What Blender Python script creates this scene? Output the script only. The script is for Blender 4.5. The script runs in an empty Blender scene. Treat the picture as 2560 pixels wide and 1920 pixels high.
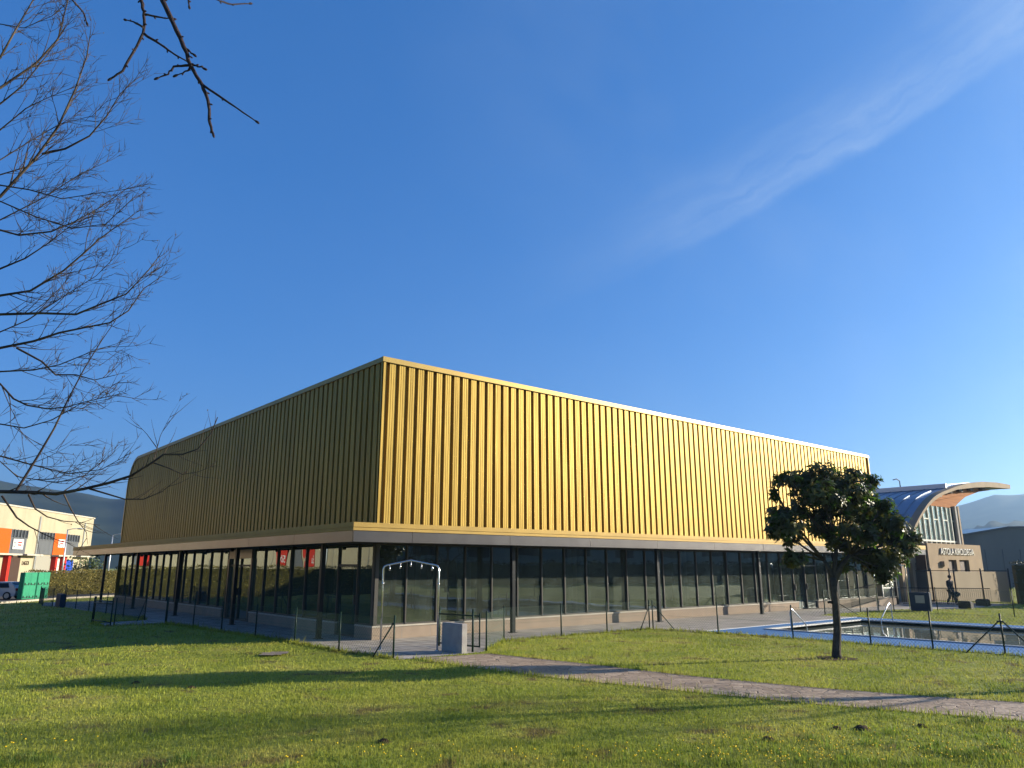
import bpy, math, random
import numpy as np
from mathutils import Vector, Matrix

# ------------------------------------------------------------------ scene, camera, world, sun
S = bpy.context.scene
COL = S.collection
PI = math.pi
R = math.radians
CAM = Vector((-12.6, -21.77, 2.3))
PITCH, YAW, FPX = R(13.86), R(40.3), 1844.0
cd = bpy.data.cameras.new('camera')
cam = bpy.data.objects.new('camera', cd)
COL.objects.link(cam)
cam.location = CAM
cam.rotation_euler = (PI / 2 + PITCH, 0, -YAW)
cd.sensor_width = 36.0
cd.lens = 36.0 * FPX / 2560
cd.clip_start = 0.05
cd.clip_end = 20000
S.camera = cam

SUN_EL, SUN_SLOPE = R(15.2), R(26.3)
SUN_DIR = Vector((math.cos(SUN_SLOPE) * math.cos(SUN_EL), -math.sin(SUN_SLOPE) * math.cos(SUN_EL), math.sin(SUN_EL)))
sd = bpy.data.lights.new('sun', 'SUN')
sd.energy = 4.2
sd.angle = R(0.53)
sd.color = (1.0, 0.89, 0.7)
sun = bpy.data.objects.new('sun', sd)
COL.objects.link(sun)
sun.rotation_euler = (-SUN_DIR).to_track_quat('-Z', 'Y').to_euler()
sun.location = (30, -30, 40)

S.view_settings.view_transform = 'Standard'
S.view_settings.look = 'None'
S.view_settings.exposure = 1.62
S.view_settings.gamma = 1.0
S.render.engine = 'CYCLES'
S.cycles.use_denoising = True
S.cycles.max_bounces = 8
S.cycles.transparent_max_bounces = 16
S.cycles.sample_clamp_indirect = 6.0
S.cycles.caustics_reflective = True
S.cycles.blur_glossy = 0.3

W = bpy.data.worlds.new('World')
S.world = W
W.use_nodes = True
nt = W.node_tree
nt.nodes.clear()


def wn(t, **k):
    n = nt.nodes.new(t)
    for a, b in k.items():
        setattr(n, a, b)
    return n


wout = wn('ShaderNodeOutputWorld')
wbg = wn('ShaderNodeBackground')
sky = wn('ShaderNodeTexSky', sky_type='NISHITA', sun_disc=False)
sky.sun_elevation = SUN_EL
sky.sun_rotation = math.atan2(SUN_DIR.x, SUN_DIR.y)
sky.air_density = 1.0
sky.dust_density = 0.25
sky.ozone_density = 2.0
hsv = wn('ShaderNodeHueSaturation')
hsv.inputs['Saturation'].default_value = 1.2
hsv.inputs['Value'].default_value = 1.0
hsv.inputs['Hue'].default_value = 0.505
gam = wn('ShaderNodeGamma')
gam.inputs[1].default_value = 0.6
nt.links.new(sky.outputs[0], gam.inputs[0])
tint = wn('ShaderNodeMix', data_type='RGBA', blend_type='MULTIPLY')
tint.inputs[0].default_value = 1.0
tint.inputs[7].default_value = (0.5, 0.74, 1.13, 1)
nt.links.new(gam.outputs[0], tint.inputs[6])
nt.links.new(tint.outputs[2], hsv.inputs['Color'])
# thin cirrus streak: a band in the sky's own directions, sharp on its lower side, fading upwards
geo = wn('ShaderNodeTexCoord')


def wmath(op, a, b=None, c=None):
    n = wn('ShaderNodeMath', operation=op)
    for i, x in enumerate((a, b, c)):
        if x is None:
            continue
        if isinstance(x, (int, float)):
            n.inputs[i].default_value = x
        else:
            nt.links.new(x, n.inputs[i])
    return n.outputs[0]


def wdot(v):
    n = wn('ShaderNodeVectorMath', operation='DOT_PRODUCT')
    nt.links.new(geo.outputs['Generated'], n.inputs[0])
    n.inputs[1].default_value = v
    return n.outputs['Value']


def pdir(px, py):
    x, v = (px - 1280) / FPX, (960 - py) / FPX
    a = (x, math.cos(PITCH) - v * math.sin(PITCH), math.sin(PITCH) + v * math.cos(PITCH))
    c, s = math.cos(YAW), math.sin(YAW)
    return Vector((a[0] * c + a[1] * s, -a[0] * s + a[1] * c, a[2]))


d1, d2 = pdir(1700, 640).normalized(), pdir(2480, 190).normalized()
sn = d1.cross(d2).normalized()
if sn.dot(pdir(1500, 300)) < 0:
    sn = -sn
st = (d2 - d1).normalized()
noi = wn('ShaderNodeTexNoise')
noi.inputs['Scale'].default_value = 6.5
noi.inputs['Detail'].default_value = 9.0
noi.inputs['Roughness'].default_value = 0.62
mp = wn('ShaderNodeMapping')
mp.inputs['Scale'].default_value = (1.0, 2.2, 1.6)
nt.links.new(geo.outputs['Generated'], mp.inputs[0])
nt.links.new(mp.outputs[0], noi.inputs['Vector'])
alo = wdot(st)
acr0 = wmath('SUBTRACT', wdot(sn), wmath('MULTIPLY', wmath('POWER', wmath('SUBTRACT', alo, st.dot(pdir(2050, 430).normalized())), 2.0), 0.22))
acr = wmath('ADD', acr0, wmath('MULTIPLY', wmath('SUBTRACT', noi.outputs[0], 0.5), 0.022))
rise = wn('ShaderNodeMapRange', interpolation_type='SMOOTHSTEP')
nt.links.new(acr, rise.inputs[0])
rise.inputs[1].default_value, rise.inputs[2].default_value = -0.008, 0.01
fall = wn('ShaderNodeMapRange', interpolation_type='SMOOTHSTEP')
nt.links.new(acr, fall.inputs[0])
fall.inputs[1].default_value, fall.inputs[2].default_value = 0.0, 0.12
fall.inputs[3].default_value, fall.inputs[4].default_value = 1.0, 0.0
al = wn('ShaderNodeMapRange', interpolation_type='SMOOTHSTEP')
nt.links.new(alo, al.inputs[0])
al.inputs[1].default_value = st.dot(pdir(1250, 900).normalized())
al.inputs[2].default_value = st.dot(pdir(2150, 350).normalized())
wis = wn('ShaderNodeMapRange')
nt.links.new(noi.outputs[0], wis.inputs[0])
wis.inputs[1].default_value, wis.inputs[2].default_value = 0.32, 0.66
fcx = wn('ShaderNodeCombineXYZ')
nt.links.new(wmath('MULTIPLY', alo, 4.5), fcx.inputs[0])
nt.links.new(wmath('ADD', wmath('MULTIPLY', acr0, 38.0), wmath('MULTIPLY', noi.outputs[0], 2.2)), fcx.inputs[1])
fib = wn('ShaderNodeTexNoise')
fib.inputs['Scale'].default_value = 1.0
fib.inputs['Detail'].default_value = 7.0
fib.inputs['Roughness'].default_value = 0.6
nt.links.new(fcx.outputs[0], fib.inputs['Vector'])
fibr = wn('ShaderNodeMapRange')
nt.links.new(fib.outputs[0], fibr.inputs[0])
fibr.inputs[1].default_value, fibr.inputs[2].default_value = 0.3, 0.72
fibr.inputs[3].default_value, fibr.inputs[4].default_value = 0.1, 1.0
cirr = wmath('MULTIPLY', wmath('MULTIPLY', rise.outputs[0], fall.outputs[0]), wmath('MULTIPLY', al.outputs[0], wmath('MULTIPLY', fibr.outputs[0], wmath('ADD', wmath('MULTIPLY', wis.outputs[0], 0.35), 0.65))))
noi2 = wn('ShaderNodeTexNoise')
noi2.inputs['Scale'].default_value = 2.2
noi2.inputs['Detail'].default_value = 5.0
nt.links.new(mp.outputs[0], noi2.inputs['Vector'])
veil = wn('ShaderNodeMapRange')
nt.links.new(noi2.outputs[0], veil.inputs[0])
veil.inputs[1].default_value, veil.inputs[2].default_value = 0.45, 0.85
veil.inputs[4].default_value = 0.16
cf = wmath('ADD', wmath('MULTIPLY', cirr, 0.42), wmath('MULTIPLY', veil.outputs[0], wmath('ADD', al.outputs[0], 0.15)))
cmix = wn('ShaderNodeMix', data_type='RGBA')
nt.links.new(cf, cmix.inputs[0])
nt.links.new(hsv.outputs[0], cmix.inputs[6])
cmix.inputs[7].default_value = (2.0, 2.5, 3.1, 1)
nt.links.new(cmix.outputs[2], wbg.inputs[0])
wbg.inputs[1].default_value = 0.094
nt.links.new(wbg.outputs[0], wout.inputs[0])

# ------------------------------------------------------------------ helpers
rng = random.Random(7)


def at(px, py, z=0.0):
    d = pdir(px, py)
    return CAM + d * ((z - CAM.z) / d.z)


def dep(px, py, D):
    x, v = (px - 1280) / FPX, (960 - py) / FPX
    return CAM + pdir(px, py) * (D / (math.cos(PITCH) - v * math.sin(PITCH)))


WORLD = {}


def tag(o, label=None, cat=None, group=None, kind=None):
    if label:
        o['label'] = label
    if cat:
        o['category'] = cat
    if group:
        o['group'] = group
    if kind:
        o['kind'] = kind
    return o


def thing(name, loc, label, cat, group=None):
    o = bpy.data.objects.new(name, None)
    o.empty_display_size = 0.3
    COL.objects.link(o)
    o.location = loc
    WORLD[o] = Vector(loc)
    return tag(o, label, cat, group)


class MB:
    def __init__(self):
        self.v, self.f, self.m, self.sm = [], [], [], []
        self.mi = 0

    def face(self, pts, smooth=False):
        b = len(self.v)
        self.v.extend([tuple(p) for p in pts])
        self.f.append(tuple(range(b, b + len(pts))))
        self.m.append(self.mi)
        self.sm.append(smooth)

    def mesh(self, vs, fs, smooth=False):
        b = len(self.v)
        self.v.extend([tuple(p) for p in vs])
        for q in fs:
            self.f.append(tuple(i + b for i in q))
            self.m.append(self.mi)
            self.sm.append(smooth)

    def box(self, x0, x1, y0, y1, z0, z1, fr=None):
        x0, x1 = min(x0, x1), max(x0, x1)
        y0, y1 = min(y0, y1), max(y0, y1)
        z0, z1 = min(z0, z1), max(z0, z1)
        vs = [(x0, y0, z0), (x1, y0, z0), (x1, y1, z0), (x0, y1, z0), (x0, y0, z1), (x1, y0, z1), (x1, y1, z1), (x0, y1, z1)]
        if fr:
            vs = [fr(p) for p in vs]
        self.mesh(vs, [(0, 3, 2, 1), (4, 5, 6, 7), (0, 1, 5, 4), (1, 2, 6, 5), (2, 3, 7, 6), (3, 0, 4, 7)])

    def bbox(self, x0, x1, y0, y1, z0, z1, b=0.02, fr=None):
        """box with its vertical edges and top edge chamfered"""
        x0, x1 = min(x0, x1), max(x0, x1)
        y0, y1 = min(y0, y1), max(y0, y1)

        def ring(i, z):
            return [(x0 + b + i, y0 + i, z), (x1 - b - i, y0 + i, z), (x1 - i, y0 + b + i, z), (x1 - i, y1 - b - i, z),
                    (x1 - b - i, y1 - i, z), (x0 + b + i, y1 - i, z), (x0 + i, y1 - b - i, z), (x0 + i, y0 + b + i, z)]
        vs = ring(0, z0) + ring(0, z1 - b) + ring(b, z1)
        if fr:
            vs = [fr(p) for p in vs]
        fs = []
        for k in range(2):
            for j in range(8):
                fs.append((k * 8 + j, k * 8 + (j + 1) % 8, k * 8 + 8 + (j + 1) % 8, k * 8 + 8 + j))
        fs.append(tuple(range(16, 24)))
        fs.append(tuple(reversed(range(8))))
        self.mesh(vs, fs)

    def prism(self, poly, fn0, fn1, smooth=False):
        """poly of 2-D points, placed by two functions -> two caps and the sides"""
        n = len(poly)
        vs = [fn0(p) for p in poly] + [fn1(p) for p in poly]
        fs = [tuple(range(n)), tuple(reversed(range(n, 2 * n)))]
        for i in range(n):
            j = (i + 1) % n
            fs.append((i, n + i, n + j, j))
        self.mesh(vs, fs, smooth)

    def tube(self, pts, radii, n=6, caps=True, smooth=True):
        pts = [Vector(p) for p in pts]
        if isinstance(radii, (int, float)):
            radii = [radii] * len(pts)
        b = len(self.v)
        up = None
        m = len(pts)
        for i, p in enumerate(pts):
            t = (pts[min(i + 1, m - 1)] - pts[max(i - 1, 0)])
            if t.length < 1e-9:
                t = Vector((0, 0, 1))
            t.normalize()
            if up is None:
                up = Vector((0, 0, 1)) if abs(t.z) < 0.9 else Vector((1, 0, 0))
            s = t.cross(up)
            if s.length < 1e-6:
                s = t.orthogonal()
            s.normalize()
            up = s.cross(t).normalized()
            for k in range(n):
                a = 2 * PI * k / n
                self.v.append(tuple(p + (s * math.cos(a) + up * math.sin(a)) * radii[i]))
        for i in range(m - 1):
            for k in range(n):
                j = (k + 1) % n
                self.f.append((b + i * n + k, b + i * n + j, b + (i + 1) * n + j, b + (i + 1) * n + k))
                self.m.append(self.mi)
                self.sm.append(smooth)
        if caps:
            self.f.append(tuple(b + k for k in reversed(range(n))))
            self.f.append(tuple(b + (m - 1) * n + k for k in range(n)))
            self.m += [self.mi] * 2
            self.sm += [False] * 2

    def ball(self, c, r, n=8, k=6, sc=(1, 1, 1), rot=None):
        vs, fs = [], []
        for i in range(1, k):
            th = PI * i / k
            for j in range(n):
                ph = 2 * PI * j / n
                vs.append(Vector((math.sin(th) * math.cos(ph) * sc[0], math.sin(th) * math.sin(ph) * sc[1], math.cos(th) * sc[2])) * r)
        vs += [Vector((0, 0, r * sc[2])), Vector((0, 0, -r * sc[2]))]
        if rot is not None:
            vs = [rot @ q for q in vs]
        vs = [q + Vector(c) for q in vs]
        for i in range(k - 2):
            for j in range(n):
                jj = (j + 1) % n
                fs.append((i * n + j, (i + 1) * n + j, (i + 1) * n + jj, i * n + jj))
        t, bo = len(vs) - 2, len(vs) - 1
        for j in range(n):
            fs.append((t, j, (j + 1) % n))
            fs.append((bo, (k - 2) * n + (j + 1) % n, (k - 2) * n + j))
        self.mesh(vs, fs, True)

    def build(self, name, mats, parent=None, base=None, label=None, cat=None, group=None, kind=None):
        me = bpy.data.meshes.new(name)
        off = WORLD[parent] if parent is not None else Vector(base or (0, 0, 0))
        co = np.array(self.v, dtype=np.float64) - np.array(off)
        me.from_pydata(co.tolist(), [], self.f)
        if not isinstance(mats, (list, tuple)):
            mats = [mats]
        for m in mats:
            me.materials.append(m)
        if len(mats) > 1:
            me.polygons.foreach_set('material_index', self.m)
        me.polygons.foreach_set('use_smooth', self.sm)
        me.update()
        o = bpy.data.objects.new(name, me)
        COL.objects.link(o)
        if parent is not None:
            o.parent = parent
            WORLD[o] = off.copy()
        else:
            o.location = off
            WORLD[o] = off.copy()
        return tag(o, label, cat, group, kind)


def text(name, body, size, loc, rotz, mat, parent, ext=0.02, sx=1.0):
    c = bpy.data.curves.new(name, 'FONT')
    c.body = body
    c.size = size
    c.extrude = ext
    c.align_x = 'LEFT'
    c.materials.append(mat)
    o = bpy.data.objects.new(name, c)
    COL.objects.link(o)
    me = bpy.data.meshes.new_from_object(o.evaluated_get(bpy.context.evaluated_depsgraph_get()))
    bpy.data.objects.remove(o)
    o = bpy.data.objects.new(name, me)
    COL.objects.link(o)
    o.rotation_euler = (PI / 2, 0, rotz)
    o.scale = (sx, 1, 1)
    o.parent = parent
    o.location = Vector(loc) - WORLD[parent]
    return o


# ------------------------------------------------------------------ materials
MATS = {}


def mat(name, col, rough=0.7, metal=0.0, col2=None, scale=3.0, lo=0.35, hi=0.65, bump=0.0, bscale=None, spec=0.15, stretch=None, detail=5.0):
    m = bpy.data.materials.new(name)
    m.use_nodes = True
    t = m.node_tree
    b = t.nodes['Principled BSDF']
    b.inputs['Roughness'].default_value = rough
    b.inputs['Metallic'].default_value = metal
    b.inputs['Specular IOR Level'].default_value = spec
    b.inputs['Base Color'].default_value = (*col, 1)
    g = t.nodes.new('ShaderNodeNewGeometry')
    vec = g.outputs['Position']
    if stretch:
        mpn = t.nodes.new('ShaderNodeMapping')
        mpn.inputs['Scale'].default_value = stretch
        t.links.new(vec, mpn.inputs[0])
        vec = mpn.outputs[0]
    if col2:
        n = t.nodes.new('ShaderNodeTexNoise')
        n.inputs['Scale'].default_value = scale
        n.inputs['Detail'].default_value = detail
        t.links.new(vec, n.inputs['Vector'])
        r = t.nodes.new('ShaderNodeValToRGB')
        r.color_ramp.elements[0].position = lo
        r.color_ramp.elements[0].color = (*col, 1)
        r.color_ramp.elements[1].position = hi
        r.color_ramp.elements[1].color = (*col2, 1)
        t.links.new(n.outputs[0], r.inputs[0])
        t.links.new(r.outputs[0], b.inputs['Base Color'])
    if bump:
        n2 = t.nodes.new('ShaderNodeTexNoise')
        n2.inputs['Scale'].default_value = bscale or scale * 4
        n2.inputs['Detail'].default_value = 4
        t.links.new(vec, n2.inputs['Vector'])
        bp = t.nodes.new('ShaderNodeBump')
        bp.inputs['Strength'].default_value = bump
        bp.inputs['Distance'].default_value = 0.05
        t.links.new(n2.outputs[0], bp.inputs['Height'])
        t.links.new(bp.outputs[0], b.inputs['Normal'])
    MATS[name] = m
    return m


GOLD = mat('gold_metal', (0.36, 0.243, 0.058), 0.5, 0.55, (0.25, 0.167, 0.038), 0.9, 0.3, 0.7, bump=0.25, bscale=1.3, spec=0.12, stretch=(3, 3, 0.25))
GOLD_TRIM = mat('gold_trim', (0.3, 0.2, 0.055), 0.55, 0.3, (0.26, 0.175, 0.05), 1.5)
FASCIA = mat('fascia_grey', (0.105, 0.096, 0.093), 0.28, 0.7, (0.125, 0.115, 0.11), 1.3, spec=0.3)
PARAPET = mat('parapet_metal', (0.32, 0.22, 0.07), 0.42, 0.5, (0.28, 0.195, 0.065), 1.5)
DARK = mat('dark_frame', (0.022, 0.024, 0.026), 0.38, 0.3)
MULL = mat('mullion_metal', (0.07, 0.066, 0.06), 0.45, 0.2)
DARK_GREEN = mat('dark_green_paint', (0.012, 0.032, 0.022), 0.45)
PLINTH = mat('plinth_concrete', (0.3, 0.235, 0.175), 0.85, 0, (0.26, 0.205, 0.155), 2.0, bump=0.15, bscale=30)
COPING = mat('pale_coping', (0.44, 0.4, 0.33), 0.7, 0, (0.37, 0.34, 0.28), 3)
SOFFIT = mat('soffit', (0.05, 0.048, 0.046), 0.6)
STEEL = mat('stainless_steel', (0.62, 0.62, 0.62), 0.22, 1.0, spec=0.5)
GALV = mat('galvanised_steel', (0.5, 0.52, 0.54), 0.45, 0.7)
BLOCK = mat('block_concrete', (0.27, 0.25, 0.24), 0.85, 0, (0.33, 0.31, 0.28), 4.0, bump=0.25, bscale=40)
NAVY = mat('dark_panel', (0.03, 0.045, 0.07), 0.5)
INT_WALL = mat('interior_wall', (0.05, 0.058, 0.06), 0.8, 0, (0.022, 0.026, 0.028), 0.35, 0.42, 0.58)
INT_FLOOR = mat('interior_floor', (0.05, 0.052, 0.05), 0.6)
WHITE = mat('white_paint', (0.55, 0.55, 0.53), 0.6)
BLUE_DECK = mat('blue_deck', (0.06, 0.17, 0.38), 0.85, 0, (0.085, 0.21, 0.42), 2.5, bump=0.1, bscale=60)
TAN = mat('tan_render', (0.29, 0.215, 0.14), 0.9, 0, (0.25, 0.185, 0.12), 1.2, bump=0.1, bscale=30)
BROWN = mat('brown_shutter', (0.06, 0.035, 0.025), 0.6)
WOOD = mat('wood_planks', (0.36, 0.15, 0.055), 0.9, 0, (0.25, 0.1, 0.038), 1.0, 0.3, 0.7, stretch=(0.6, 1, 9))
ZINC = mat('zinc_roof', (0.2, 0.25, 0.33), 0.42, 0.55, (0.17, 0.215, 0.29), 0.6)
FASCIA_TAN = mat('roof_edge_tan', (0.27, 0.2, 0.135), 0.8, 0, (0.22, 0.165, 0.11), 1)
CONC = mat('grey_concrete', (0.3, 0.29, 0.27), 0.85, 0, (0.24, 0.235, 0.225), 1)
CREAM = mat('cream_cladding', (0.36, 0.315, 0.215), 0.85, 0, (0.29, 0.25, 0.175), 0.9, 0.45, 0.75, stretch=(1, 1, 0.16))
ORANGE = mat('orange_panel', (0.5, 0.085, 0.006), 0.6)
RED = mat('red_panel', (0.42, 0.025, 0.014), 0.6)
GREYP = mat('grey_panel', (0.09, 0.095, 0.1), 0.6, 0, (0.11, 0.115, 0.12), 1.2, stretch=(1, 1, 0.2))
LGREY = mat('light_grey_shutter', (0.27, 0.255, 0.21), 0.6)
BLUED = mat('blue_door', (0.02, 0.06, 0.36), 0.5)
SHEDG = mat('grey_shed', (0.13, 0.135, 0.14), 0.7, 0, (0.16, 0.16, 0.165), 0.3, stretch=(1, 1, 0.2))
GREENC = mat('green_container', (0.025, 0.24, 0.125), 0.6, 0, (0.022, 0.2, 0.11), 1.5)
BLACK = mat('black_rubber', (0.015, 0.015, 0.016), 0.6)
CARW = mat('car_white', (0.42, 0.43, 0.46), 0.25, 0, spec=0.6)
ASPHALT = mat('asphalt', (0.06, 0.06, 0.063), 0.9, 0, (0.085, 0.083, 0.08), 3, bump=0.2, bscale=50)
KERB = mat('kerb_stone', (0.42, 0.37, 0.29), 0.85, 0, (0.35, 0.31, 0.25), 2)
BARK = mat('bark', (0.17, 0.125, 0.085), 0.9, 0, (0.085, 0.062, 0.048), 6, bump=0.6, bscale=30)
TWIG = mat('twig_bark', (0.085, 0.064, 0.045), 0.85, 0, (0.03, 0.023, 0.021), 2)
BUDM = mat('bud', (0.1, 0.08, 0.035), 0.6)
NEARBARK = mat('near_bark', (0.055, 0.04, 0.04), 0.8, 0, (0.035, 0.026, 0.03), 60, bump=0.6, bscale=200)
MBARK = mat('magnolia_bark', (0.095, 0.08, 0.06), 0.9, 0, (0.05, 0.043, 0.035), 9, bump=0.7, bscale=40)
SOIL = mat('soil', (0.05, 0.033, 0.02), 0.95, 0, (0.085, 0.055, 0.032), 14, bump=0.8, bscale=50)


def two_sided_leaf(name, top, under, rough=0.35, transl=0.15, var=0.35, nscale=4.0):
    m = bpy.data.materials.new(name)
    m.use_nodes = True
    t = m.node_tree
    b = t.nodes['Principled BSDF']
    b.inputs['Roughness'].default_value = rough
    g = t.nodes.new('ShaderNodeNewGeometry')
    mix = t.nodes.new('ShaderNodeMix')
    mix.data_type = 'RGBA'
    t.links.new(g.outputs['Backfacing'], mix.inputs[0])
    mix.inputs[6].default_value = (*top, 1)
    mix.inputs[7].default_value = (*under, 1)
    n = t.nodes.new('ShaderNodeTexNoise')
    n.inputs['Scale'].default_value = nscale
    n.inputs['Detail'].default_value = 6
    t.links.new(g.outputs['Position'], n.inputs['Vector'])
    mr = t.nodes.new('ShaderNodeMapRange')
    mr.inputs[1].default_value, mr.inputs[2].default_value = 0.3, 0.7
    mr.inputs[3].default_value, mr.inputs[4].default_value = 1 - var, 1 + var
    t.links.new(n.outputs[0], mr.inputs[0])
    mul = t.nodes.new('ShaderNodeVectorMath')
    mul.operation = 'SCALE'
    t.links.new(mix.outputs[2], mul.inputs[0])
    t.links.new(mr.outputs[0], mul.inputs['Scale'])
    t.links.new(mul.outputs[0], b.inputs['Base Color'])
    tr = t.nodes.new('ShaderNodeBsdfTranslucent')
    t.links.new(mul.outputs[0], tr.inputs['Color'])
    ms = t.nodes.new('ShaderNodeMixShader')
    ms.inputs[0].default_value = transl
    t.links.new(b.outputs[0], ms.inputs[1])
    t.links.new(tr.outputs[0], ms.inputs[2])
    t.links.new(ms.outputs[0], t.nodes['Material Output'].inputs[0])
    return m


MAGLEAF = two_sided_leaf('magnolia_leaf', (0.055, 0.11, 0.014), (0.085, 0.085, 0.02), 0.36, 0.38, 0.6, 2.2)
MAGLEAF.node_tree.nodes['Principled BSDF'].inputs['Specular IOR Level'].default_value = 0.3
HEDGELEAF = two_sided_leaf('hedge_leaf', (0.19, 0.15, 0.025), (0.16, 0.13, 0.025), 0.7, 0.2, 0.5, 0.7)
DARKLEAF = two_sided_leaf('dark_hedge_leaf', (0.02, 0.038, 0.022), (0.018, 0.032, 0.018), 0.6, 0.1, 0.4, 0.8)
BUSHLEAF = two_sided_leaf('bush_leaf', (0.06, 0.085, 0.025), (0.05, 0.07, 0.02), 0.6, 0.15, 0.5, 0.5)
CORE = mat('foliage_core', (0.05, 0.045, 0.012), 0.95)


def grass_mat(name, blade):
    m = bpy.data.materials.new(name)
    m.use_nodes = True
    t = m.node_tree
    b = t.nodes['Principled BSDF']
    b.inputs['Roughness'].default_value = 0.75
    b.inputs['Specular IOR Level'].default_value = 0.2
    g = t.nodes.new('ShaderNodeNewGeometry')

    def noise(s, d=5, w=None):
        n = t.nodes.new('ShaderNodeTexNoise')
        n.inputs['Scale'].default_value = s
        n.inputs['Detail'].default_value = d
        n.inputs['Roughness'].default_value = 0.6
        t.links.new(g.outputs['Position'], n.inputs['Vector'])
        return n.outputs[0]

    def ramp(src, stops):
        r = t.nodes.new('ShaderNodeValToRGB')
        cr = r.color_ramp
        while len(cr.elements) < len(stops):
            cr.elements.new(0.5)
        for e, (p, c) in zip(cr.elements, stops):
            e.position = p
            e.color = (*c, 1)
        t.links.new(src, r.inputs[0])
        return r.outputs[0]

    def mixc(f, a, c, mode='MIX'):
        n = t.nodes.new('ShaderNodeMix')
        n.data_type = 'RGBA'
        n.blend_type = mode
        if isinstance(f, float):
            n.inputs[0].default_value = f
        else:
            t.links.new(f, n.inputs[0])
        t.links.new(a, n.inputs[6])
        if isinstance(c, tuple):
            n.inputs[7].default_value = (*c, 1)
        else:
            t.links.new(c, n.inputs[7])
        return n.outputs[2]
    big = ramp(noise(0.55, 4), [(0.3, (0.185, 0.235, 0.026)), (0.52, (0.285, 0.31, 0.044)), (0.72, (0.37, 0.345, 0.075))])
    fine = ramp(noise(9.0, 6), [(0.3, (0.62, 0.66, 0.6)), (0.5, (1, 1, 1)), (0.7, (1.25, 1.2, 1.2))])
    c = mixc(1.0, big, fine, 'MULTIPLY')
    bare = t.nodes.new('ShaderNodeMapRange')
    t.links.new(noise(1.1, 7), bare.inputs[0])
    bare.inputs[1].default_value, bare.inputs[2].default_value = 0.57, 0.66
    bare.inputs[4].default_value = 0.85 if not blade else 0.6
    c = mixc(bare.outputs[0], c, (0.11, 0.07, 0.035))
    if blade:
        rnd = t.nodes.new('ShaderNodeMapRange')
        t.links.new(g.outputs['Random Per Island'], rnd.inputs[0])
        rnd.inputs[3].default_value, rnd.inputs[4].default_value = 0.75, 1.35
        sc = t.nodes.new('ShaderNodeVectorMath')
        sc.operation = 'SCALE'
        t.links.new(c, sc.inputs[0])
        t.links.new(rnd.outputs[0], sc.inputs['Scale'])
        c = sc.outputs[0]
        tr = t.nodes.new('ShaderNodeBsdfTranslucent')
        t.links.new(c, tr.inputs['Color'])
        ms = t.nodes.new('ShaderNodeMixShader')
        ms.inputs[0].default_value = 0.4
        t.links.new(b.outputs[0], ms.inputs[1])
        t.links.new(tr.outputs[0], ms.inputs[2])
        t.links.new(ms.outputs[0], t.nodes['Material Output'].inputs[0])
    else:
        bp = t.nodes.new('ShaderNodeBump')
        bp.inputs['Strength'].default_value = 1.0
        bp.inputs['Distance'].default_value = 0.12
        t.links.new(noise(16.0, 6), bp.inputs['Height'])
        t.links.new(bp.outputs[0], b.inputs['Normal'])
    t.links.new(c, b.inputs['Base Color'])
    return m


LAWN = grass_mat('lawn_grass', False)
BLADE = grass_mat('grass_blade', True)


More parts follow.
